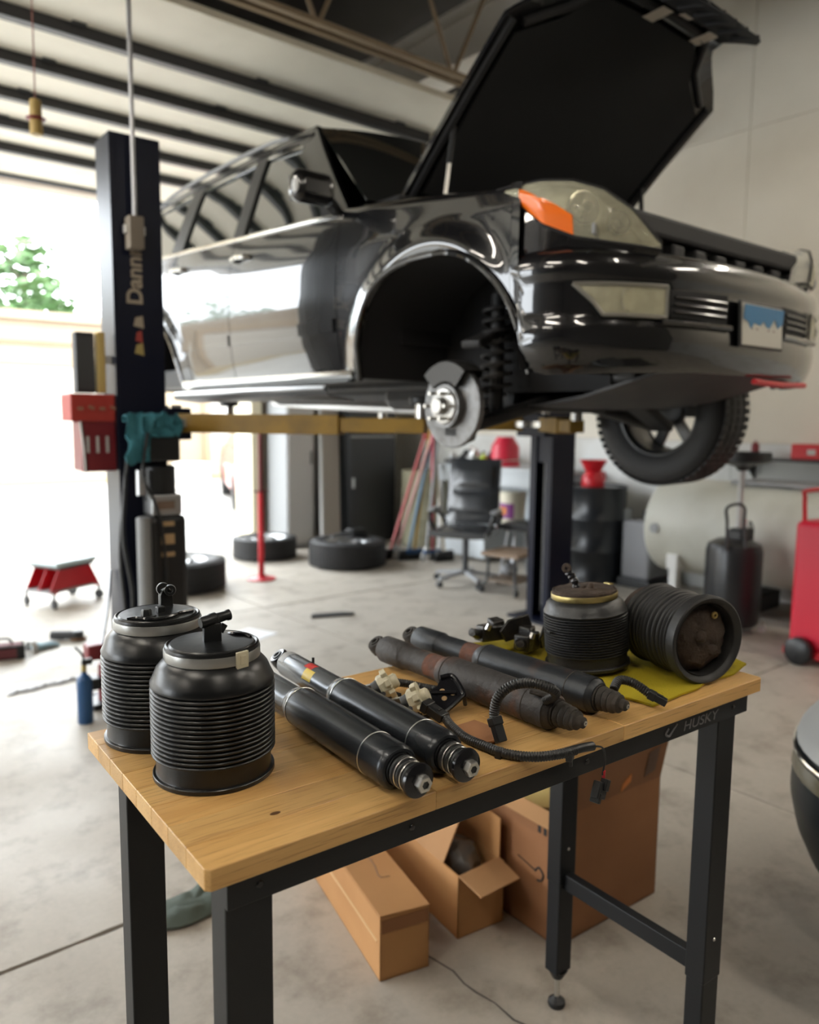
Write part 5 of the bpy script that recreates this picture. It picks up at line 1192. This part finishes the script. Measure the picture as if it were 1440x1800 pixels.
M().lathe([(0, 0), (.26, 0), (.27, .01), (.265, .03), (.265, .30), (.272, .315), (.265, .33), (.265, .60), (.272, .615), (.265, .63), (.265, .84), (.275, .86), (.27, .875), (.25, .865), (0, .865)], n=40).build('drum', mat('barrel_beige', s2l(150, 146, 122), .7, var=(3, s2l(120, 114, 92), .4, .75)), ba); M().lathe([(0, .866), (.035, .866), (.035, .885), (0, .885)], (.14, 0, 0), n=14).build('bung', DGREY, ba)
fx = T('fire_sign', 'small red plate fixed on the wall above the barrel', 'sign', tuple(bld(WX-.012, 6.75, 1.28)), BETA)
M().b2((-.008, -.06, -.06), (.008, .06, .06)).build('plate', RED, fx, 0, .002)
# brooms and poles
cols = [((.45, .10, .10), 'red'), ((.55, .30, .28), 'faded pink'), ((.10, .20, .30), 'blue'), ((.45, .28, .05), 'orange'), ((.30, .31, .32), 'grey'), ((.42, .06, .09), 'crimson'), ((.40, .36, .28), 'bare wood')]
hd = ['broom', 'mop', 'squeegee', 'broom', 'floor brush', 'dust mop', 'push broom']
for k, (c, nm) in enumerate(cols):
    bx0, by0 = 4.47+.065*k, 5.92-.07*k+.05*(k % 2); tx, ty = 4.99+.012*((k*3) % 7), 5.98-.02*((k*5) % 7)
    o = T('broom', '%s-handled %s leaning on the end of the long bench' % (nm, hd[k]), 'broom', (bx0, by0, 0), group='brooms and mops by the bench')
    d = Vector((tx-bx0, ty-by0, 1.38+.05*(k % 3)))
    M().cyl((0, 0, .10), d, .016, n=10).build('pole', mat('pole_%d' % k, c, .45), o)
    if k % 3 == 1: M().lathe([(0, 0), (.06, 0), (.055, .06), (.025, .14), (0, .15)], n=14).jit(.008, 30, k).build('mop_head', LGREY, o)
    else:
        M().b2((-.11, -.025, .07), (.11, .025, .11)).build('head_block', BLUE if k % 2 else DGREY, o, 0, .006)
        b_ = M()
        for i in range(22): b_.bar((-.105+i*.01, 0, .075), (-.11+i*.0105, -.005, .0), .008, .04)
        b_.build('bristles', DGREY, o, 0)['kind'] = 'stuff'
# long bench with shelf on the right wall
WB2 = mat('bench_white', s2l(196, 202, 206), .5); lbn = T('long_bench', 'long white steel bench against the right wall', 'bench', (5.45, 5.12, 0), BETA)
M().b2((-.36, -.80, .95), (.36, .80, 1.0)).build('top', WB2, lbn, 0, .008); M().b2((-.34, -.78, .40), (.34, .78, .43)).build('shelf', WB2, lbn, 0, .006); M().b2((-.355, -.79, .82), (-.335, .79, .95)).build('front_rail', WB2, lbn, 0, .006)
for x in (-.32, .32):
    for y in (-.76, .76): M().b2((x-.025, y-.025, 0), (x+.025, y+.025, .95)).build('leg', LGREY, lbn, 0, .003)
M().b2((.30, -.78, .43), (.32, .78, .95)).build('back_panel', WB2, lbn, 0)
M().b2((-.30, .1, .03), (.30, .76, .36)).build('lower_drawer', WB2, lbn, 0, .01)
def pos(x, y, z): c, s = math.cos(BETA), math.sin(BETA); return (5.45+x*c-y*s, 5.12+x*s+y*c, z)
rb_ = T('red_bucket', 'red bucket upside down on the long bench', 'bucket', pos(-.10, .02, 1.0))
M().lathe([(.15, 0), (.155, .0), (.155, .02), (.148, .03), (.142, .20), (.120, .24), (.10, .27), (.085, .30), (0, .305)], n=32).build('shell', mat('bucket_red', (.60, .02, .05), .4), rb_); M().tube([(-.15, 0, .03), (-.13, -.12, .06), (0, -.17, .07), (.13, -.12, .06), (.15, 0, .03)], .005, 6, 5).build('bail', STEEL, rb_)
gb = T('green_bottle', 'yellow-green bottle on the long bench beside the red bucket', 'bottle', pos(-.24, .19, 1.0))
M().lathe([(0, 0), (.045, 0), (.05, .01), (.05, .07), (.03, .10), (.015, .11), (.015, .13), (0, .13)], n=20).build('body', mat('lime', (.42, .55, .04), .4), gb); M().cyl((0, 0, .13), (0, 0, .15), .017, n=12).build('cap', BLACK, gb)
for k, (x, y, s_, lab) in enumerate(((-.15, .42, .10, 'grey metal gearbox casing on the long bench'), (.02, .66, .11, 'large dark engine casting at the far end of the bench'), (-.24, .66, .07, 'small silver pulley housing on the bench edge'), (.12, .38, .10, 'dull alternator casing behind the gearbox on the bench'))):
    o = T('engine_part', lab, 'engine part', pos(x, y, 1.0), k, 'engine parts on the bench')
    M().lathe([(0, 0), (s_*.9, 0), (s_, s_*.2), (s_, s_*.8), (s_*.7, s_*1.0), (s_*.7, s_*1.3), (0, s_*1.35)], n=20).build('casing', (ALU, UNDER, ALU, DGREY)[k], o)
    M().cyl((0, 0, s_*1.3), (0, 0, s_*1.7), s_*.3, n=14).build('shaft', STEEL, o)
    for i in range(4): a = i*PI/2; M().b2((math.cos(a)*s_-.02, math.sin(a)*s_-.02, .01), (math.cos(a)*s_+.02, math.sin(a)*s_+.02, s_*.7)).build('mount_ear', DGREY, o, 0, .004)
bk = T('labelled_bucket', 'white pail with an orange and purple label on the bench shelf', 'bucket', pos(-.22, -.22, .43))
M().lathe([(0, 0), (.11, 0), (.118, .01), (.132, .30), (.138, .305), (.138, .325), (.13, .33), (0, .33)], n=32).build('pail', mat('pail_white', s2l(218, 212, 192), .5), bk); M().lathe([(.1225, .07), (.1285, .22)], n=20, a0=3.0, a1=5.6).build('label', mat('pail_purple', (.22, .05, .22), .5), bk); M().lathe([(.1245, .11), (.1275, .18)], n=14, a0=3.4, a1=5.0).build('label_flash', mat('pail_orange', (.65, .20, .03), .5), bk)
for k, (y, h_, lab) in enumerate(((-.48, .30, 'brown cardboard carton on the bench shelf beside the pail'), (-.70, .22, 'smaller carton at the near end of the bench shelf'))):
    o = T('shelf_carton', lab, 'box', pos(-.02, y, .43), group='cartons on the bench shelf'); wall_box(o, .24, .20, h_, mat('carton_tan_%d' % k, s2l(196, 166, 122), .8), CARDI, .004, False); M().b2((0, .09, h_), (.24, .115, h_+.001)).build('tape', mat('ctape%d' % k, s2l(170, 140, 100), .4), o, 0)
# office chair facing the camera
oc = T('office_chair', 'black leather office chair standing behind the car', 'chair', (4.30, 4.52, 0), R(-58))
LEA = mat('chair_leather', (.030, .032, .035), .25, 0, .8, bump=(90, .08), coatr=.2)
for k in range(5):
    a = k*2*PI/5+.4; d = Vector((math.cos(a), math.sin(a), 0)); M().bar(d*.03+Vector((0, 0, .11)), d*.30+Vector((0, 0, .075)), .045, .03).build('base_spoke', GREY, oc, 0, .006)
    M().lathe([(0, -.02), (.026, -.02), (.03, 0), (.026, .02), (0, .02)], d*.30+Vector((0, 0, .030)), (-d.y, d.x, 0), 14).build('caster', BLACK, oc)
M().cyl((0, 0, .09), (0, 0, .44), .027, n=14).build('gas_lift', DGREY, oc)
def pillow(nm, c, d, rot, m_, par, bulge=.5, n=10):
    rows_a = []; mm = Euler(rot).to_matrix()
    def P(u, v, s): e = (1-(2*u-1)**4)*(1-(2*v-1)**4); return mm @ Vector(((u-.5)*d[0], (v-.5)*d[1], s*d[2]/2*(bulge+(1-bulge)*e)))+Vector(c)
    q = M().grid([[P(i/n, j/n, 1) for i in range(n+1)] for j in range(n+1)]); q.grid([[P(i/n, j/n, -1) for i in range(n+1)] for j in range(n+1)])
    bl = [(i/n, 0) for i in range(n)]+[(1, i/n) for i in range(n)]+[(1-i/n, 1) for i in range(n)]+[(0, 1-i/n) for i in range(n)]
    A = [P(u, v, 1) for u, v in bl]; B = [P(u, v, -1) for u, v in bl]; k = len(A); q.add(A+B, [(i, (i+1) % k, (i+1) % k+k, i+k) for i in range(k)])
    return q.build(nm, m_, par, 50, weld=True)
pillow('seat', (0, -.02, .48), (.50, .50, .11), (0, 0, 0), LEA, oc)
pillow('backrest', (0, .24, .82), (.48, .60, .10), (R(80), 0, 0), LEA, oc)
pillow('lumbar_pad', (0, .195, .72), (.38, .22, .07), (R(80), 0, 0), LEA, oc); pillow('upper_pad', (0, .215, .96), (.36, .20, .06), (R(80), 0, 0), LEA, oc)
for s_ in (-1, 1):
    M().tube([(s_*.25, .18, .52), (s_*.29, .12, .62), (s_*.29, -.08, .66), (s_*.29, -.16, .60), (s_*.24, -.12, .47)], .020, 8, 6).build('armrest', BLACK, oc); M().b2((s_*.29-.03, -.14, .655), (s_*.29+.03, .10, .685)).build('arm_pad', GREY, oc, 0, .01)
st2 = T('rolling_stool', 'low rolling stool with a brown padded top in front of the office chair', 'stool', (4.42, 4.05, 0), R(15))
pillow('seat', (0, 0, .34), (.42, .36, .06), (0, 0, 0), mat('brown_vinyl', s2l(138, 116, 96), .6), st2)
M().b2((-.18, -.15, .10), (.18, .15, .12)).build('tray', mat('tray_tan', s2l(120, 104, 88), .6), st2, 0, .006)
for sx_ in (-1, 1):
    for sy_ in (-1, 1): M().tube([(sx_*.16, sy_*.13, .32), (sx_*.17, sy_*.14, .12), (sx_*.20, sy_*.17, .06)], .014, 8, 4).build('leg', DGREY, st2); M().lathe([(0, -.012), (.026, -.012), (.03, 0), (.026, .012), (0, .012)], (sx_*.20, sy_*.17, .030), (0, 1, 0), 14).build('caster', BLACK, st2)
M().ball((0, .02, .19), .07, 14, (1.4, 1, .8)).build('tray_part', GREY, st2)
bs = T('bar_stool', 'black-seated metal stool in front of the long bench', 'stool', (4.86, 4.40, 0))
pillow('seat', (0, 0, .50), (.30, .30, .09), (0, 0, .4), BLACK, bs)
for k in range(4): a = k*PI/2+.4; M().cyl((math.cos(a)*.20, math.sin(a)*.20, 0), (math.cos(a)*.11, math.sin(a)*.11, .47), .012, n=8).build('leg', SIL, bs)
M().lathe([(.155, .2), (.165, .2), (.165, .212), (.155, .212), (.155, .2)], n=24).build('foot_ring', SIL, bs)
# right wall: drum, tank, drainer, red machine
dr = T('oil_drum', 'black steel oil drum standing behind the right lift column', 'drum', (5.46, 4.02, 0))
M().lathe([(0, 0), (.27, 0), (.285, .005), (.285, .02), (.278, .03), (.278, .27), (.287, .285), (.287, .295), (.278, .31), (.278, .56), (.287, .575), (.287, .585), (.278, .60), (.278, .85), (.285, .86), (.285, .88), (.272, .882), (.27, .865), (0, .865)], n=48).build('barrel', mat('drum_black', (.012, .014, .017), .28), dr); M().b2((.06, -.283, .45), (.17, -.255, .68)).build('label', mat('drum_label', s2l(150, 156, 160), .5), dr, 0)
fn = T('red_funnel', 'red plastic funnel and jug standing on the black drum', 'funnel', (5.36, 3.98, .868))
M().lathe([(0, 0), (.10, 0), (.105, .01), (.10, .10), (.06, .15), (.12, .25), (.128, .25), (.07, .15), (0, .15)], n=24).build('funnel_body', RED, fn); M().tube([(.10, 0, .03), (.16, 0, .06), (.15, 0, .13), (.09, 0, .12)], .012, 8, 5).build('handle', RED, fn)
gp_ = T('grey_pump', 'grey pump housing between the drum and the white tank', 'pump', (5.62, 3.52, 0))
M().b2((-.20, -.14, .08), (.16, .16, .60)).build('housing', mat('pump_grey', (.20, .20, .21), .5), gp_, 0, .03); M().b2((-.22, -.17, 0), (.2, .18, .08)).build('skid', BLACK, gp_, 0, .01); M().cyl((-.02, 0, .60), (-.02, 0, .68), .06, n=18).build('cap', DGREY, gp_)
cp = T('air_tank', 'big off-white compressor tank lying along the right wall', 'tank', (5.50, 2.10, 0), BETA)
pr = [(0, -.05)]+[(.30+.09*math.sin(a), -.05*math.cos(a)) for a in span(0, PI/2, 8)]+[(.39, 2.0)]+[(.30+.09*math.cos(a), 2.0+.05*math.sin(a)) for a in span(0, PI/2, 8)]+[(0, 2.05)]
M().lathe(pr, (0, 1.08, .62), (0, -1, 0), 44).build('tank', mat('tank_white', s2l(206, 206, 196), .55, var=(2, s2l(184, 182, 168), .45, .75)), cp)
for y in (.85, -.65):
    for x in (-.34, .20):
        lg_ = M().b2((x, y-.035, 0), (x+.07, y+.035, .34)).build('leg', WHITE, cp, 0, .006); M().b2((x-.02, y-.05, .30), (x+.09, y+.05, .42)).build('saddle', WHITE, lg_, 0, .006)
M().b2((-.15, -.3, 1.0), (.25, .5, 1.03)).build('motor_plate', GREY, cp, 0, .006)
M().b2((-.20, .2, .04), (.15, .6, .18)).build('parts_tray', BLACK, cp, 0, .01); M().cyl((-.36, 1.0, .62), (-.40, 1.0, .62), .04, n=16).build('port', GREY, cp)
dn = T('oil_drainer', 'black wheeled oil drainer with a funnel bowl on a tall pole', 'oil drainer', (4.80, 2.22, 0))
M().lathe([(0, .06), (.17, .06), (.185, .08), (.19, .10), (.19, .58), (.175, .63), (.12, .66), (.05, .67), (0, .67)], n=36).build('drum', mat('drainer_black', (.015, .016, .018), .3), dn)
for dx, dy in ((-.16, -.12), (.14, -.16), (0, .18)): M().cyl((dx, dy, .05), (dx, dy, .09), .012, n=8).build('caster_stem', STEEL, dn); M().lathe([(0, -.015), (.026, -.015), (.03, 0), (.026, .015), (0, .015)], (dx, dy, .030), (1, .2, 0), 14).build('caster', LGREY, dn)
M().cyl((.04, 0, .66), (.04, 0, 1.16), .021, n=14).build('pole', LGREY, dn); M().lathe([(0, 1.14), (.03, 1.14), (.05, 1.17), (.17, 1.20), (.185, 1.21), (.19, 1.27), (.18, 1.27), (.16, 1.215), (0, 1.19)], (.04, 0, 0), n=32).build('funnel_bowl', BLACK, dn)
M().tube([(-.18, -.05, .60), (-.21, -.06, .80), (-.24, -.07, .90), (-.19, -.12, .93), (-.14, -.14, .90), (-.12, -.13, .80), (-.10, -.14, .62)], .011, 8, 6).build('push_handle', DGREY, dn)
M().lathe([(.045, -.006), (.055, 0), (.045, .006), (.04, 0), (.045, -.006)], (.10, -.06, .74), (.3, -1, .3), 20).build('hose_ring', BLACK, dn); M().b2((-.04, -.08, .64), (.12, .04, .74)).build('valve_block', BLACK, dn, 0, .02); M().b2((.06, -.03, .72), (.09, 0, .80)).build('red_tap', RED, dn, 0, .006)
rm_ = T('red_cart', 'red wheeled tank cart with a coiled hose at the right edge', 'cart', (4.72, 1.44, 0))
M().b2((-.24, -.16, .08), (.24, .20, .88)).build('tank_body', mat('cart_red', (.62, .012, .04), .35), rm_, 0, .035, seg=3); M().b2((-.26, -.20, .04), (.26, .22, .09)).build('base', RED, rm_, 0, .01)
for s_ in (-1, 1): M().lathe([(0, -.03), (.07, -.03), (.085, -.02), (.085, .02), (.07, .03), (0, .03)], (s_*.29, .10, .086), (1, 0, 0), 24).build('wheel', BLACK, rm_)
M().tube([(-.20, .16, .86), (-.20, .17, 1.02), (-.18, .17, 1.06), (.18, .17, 1.06), (.20, .17, 1.02), (.20, .16, .86)], .014, 8, 6).build('handle', RED, rm_)
TAN = mat('hose_tan', (.34, .24, .15), .5)
for k in range(3): M().tube([(-.16+.20*math.cos(a)*(1-.05*k), -.19-.015*k, .62+.24*math.sin(a)*(1-.04*k)) for a in span(0, 2*PI, 24)], .011, 8, 1).build('hose_coil', TAN, rm_)
M().tube([(-.10, -.20, .86), (-.08, -.22, .74), (-.07, -.20, .62)], .016, 8, 4).build('nozzle', LGREY, rm_); M().tube([(-.02, -.20, .82), (.0, -.21, .5), (-.02, -.19, .14)], .012, 8, 4).build('hose_drop', TAN, rm_)
sh = T('wall_shelf', 'black steel shelf bracketed on the right wall above the tank', 'shelf', tuple(bld(WX-.13, 2.0, 1.17)), BETA)
M().b2((-.13, -.7, 0), (.13, .7, .02)).build('plank', DGREY, sh, 0, .003)
for y in (-.5, .5): M().prism([(.13, 0), (-.10, 0), (.13, -.16)], .012, lambda p, q, t, y=y: Vector((p, y+t, q))).build('bracket', DGREY, sh, 0)
rbx = T('red_case', 'small red case on the wall shelf at the right edge', 'case', tuple(bld(WX-.14, 1.95, 1.192)), BETA)
M().b2((-.09, -.16, 0), (.09, .16, .12)).build('case_body', RED, rbx, 0, .012); M().b2((-.095, -.03, .04), (-.088, .03, .08)).build('latch', LGREY, rbx, 0)
rc_ = T('small_can', 'small dark red can on the wall shelf left of the red case', 'can', tuple(bld(WX-.12, 2.45, 1.192)))
M().lathe([(0, 0), (.03, 0), (.032, .004), (.032, .10), (.022, .115), (.010, .12), (.010, .135), (0, .135)], n=18).build('can_body', DRED, rc_)
# the dark car whose front corner enters at the right edge
DG = mat('dark_green_paint', (.0015, .005, .007), .38, spec=.3); GT = mat('grey_bumper', (.30, .31, .31), .45)
pc_ = T('parked_car', 'rounded front corner of a dark car cut off by the right edge', 'car', (2.40, -.20, 0), R(-22))
def nose(th, z, off=0.0):
    prof = itp([(.16, .60), (.22, .67), (.32, .72), (.42, .745), (.52, .742), (.60, .715), (.66, .66), (.70, .58)], z)+off
    return Vector((-math.cos(th)*prof*(1.0), math.sin(th)*prof*.72, z))
tv = span(R(-88), R(80), 30)
M().grid([[nose(t, z) for t in tv] for z in span(.16, .70, 22)]).build('front_bumper', DG, pc_, 60)
M().grid([[Vector((p.x*f_, p.y*f_, .70+.06*(1-f_))) for p in [nose(t, .70) for t in tv]] for f_ in (1, .7, .35, .02)]).build('hood', mat('hood_grey', (.10, .105, .105), .55), pc_, 60)
M().grid([[nose(t, z, .012) for t in tv] for z in span(.575, .665, 8)]).build('upper_trim', GT, pc_, 60)
M().tube([nose(t, .555, .008) for t in tv], .008, 8, 1).build('chrome_strip', CHR, pc_)
M().grid([[nose(t, z, .004) for t in span(R(-30), R(30), 8)] for z in span(.50, .54, 3)]).build('turn_lamp', mat('lamp_smoke', (.10, .09, .06), .2), pc_, 60)
M().b2((-.40, -.35, .12), (.75, .30, .60)).build('chassis', MATTE, pc_, 0, .02)
# ------------------------------------------------------------------ vehicles in the yard
def ycar(loc, rz, col, label, s_=1.0):
    o = T('yard_car', label, 'car', loc, rz); pm = mat('yc_paint_'+label[:6], col, .3, 0, .8)
    sec = [(-2.2, .35, .75), (-2.1, .30, .95), (-1.2, .28, 1.0), (-.6, .28, 1.45), (.8, .28, 1.48), (1.5, .28, 1.0), (2.1, .30, .92), (2.2, .38, .75)]
    rows_ = []
    for x, z0, z1 in sec:
        w_ = .85 if abs(x) < 2.15 else .7; t = .62 if z1 > 1.2 else .80
        rows_.append([Vector((x, -w_, z0)), Vector((x, -w_*1.02, z0+.3)), Vector((x, -w_*.98, min(z1, .92))), Vector((x, -w_*t, z1)), Vector((x, w_*t, z1)), Vector((x, w_*.98, min(z1, .92))), Vector((x, w_*1.02, z0+.3)), Vector((x, w_, z0))])
    b_ = M().grid(rows_); b_.add(rows_[0], [tuple(range(8))]); b_.add(rows_[-1], [tuple(range(8))]); b_.build('body', pm, o, 40)
    for s2 in (-1, 1):
        M().add([Vector((-.9, s2*.80, .98)), Vector((1.2, s2*.80, 1.0)), Vector((.7, s2*.64, 1.40)), Vector((-.5, s2*.64, 1.38))], [(0, 1, 2, 3)]).build('side_window', GLASS, o, 0)
        for x in (-1.35, 1.35): M().lathe([(0, -.1), (.2, -.1), (.31, -.09), (.32, 0), (.31, .09), (.2, .1), (0, .1)], (x, s2*.78, .32), (0, 1, 0), 24).build('wheel', TIRE, o)
        M().b2((-2.23, s2*.62-.14, .66), (-2.12, s2*.62+.14, .80)).build('lamp', mat('yc_lamp', (.7, .35, .15), .3), o, 0, .02)
    return o
ycar((6.15, 11.75, 0), R(70), (.50, .035, .045), 'red car parked outside beyond the door jamb')
ycar((9.3, 15.2, 0), R(168), (.18, .27, .32), 'blue-grey car parked outside across the yard')
wbn = T('white_barrel', 'white planter tub outside in the yard', 'tub', (5.72, 14.6, 0))
M().lathe([(0, 0), (.30, 0), (.34, .04), (.36, .5), (.38, .52), (.36, .54), (0, .50)], n=24).build('tub', mat('tub_white', (.7, .66, .6), .6), wbn)
M().lathe([(.365, .2), (.368, .2), (.369, .24), (.365, .24)], n=24).build('band', LGREY, wbn)
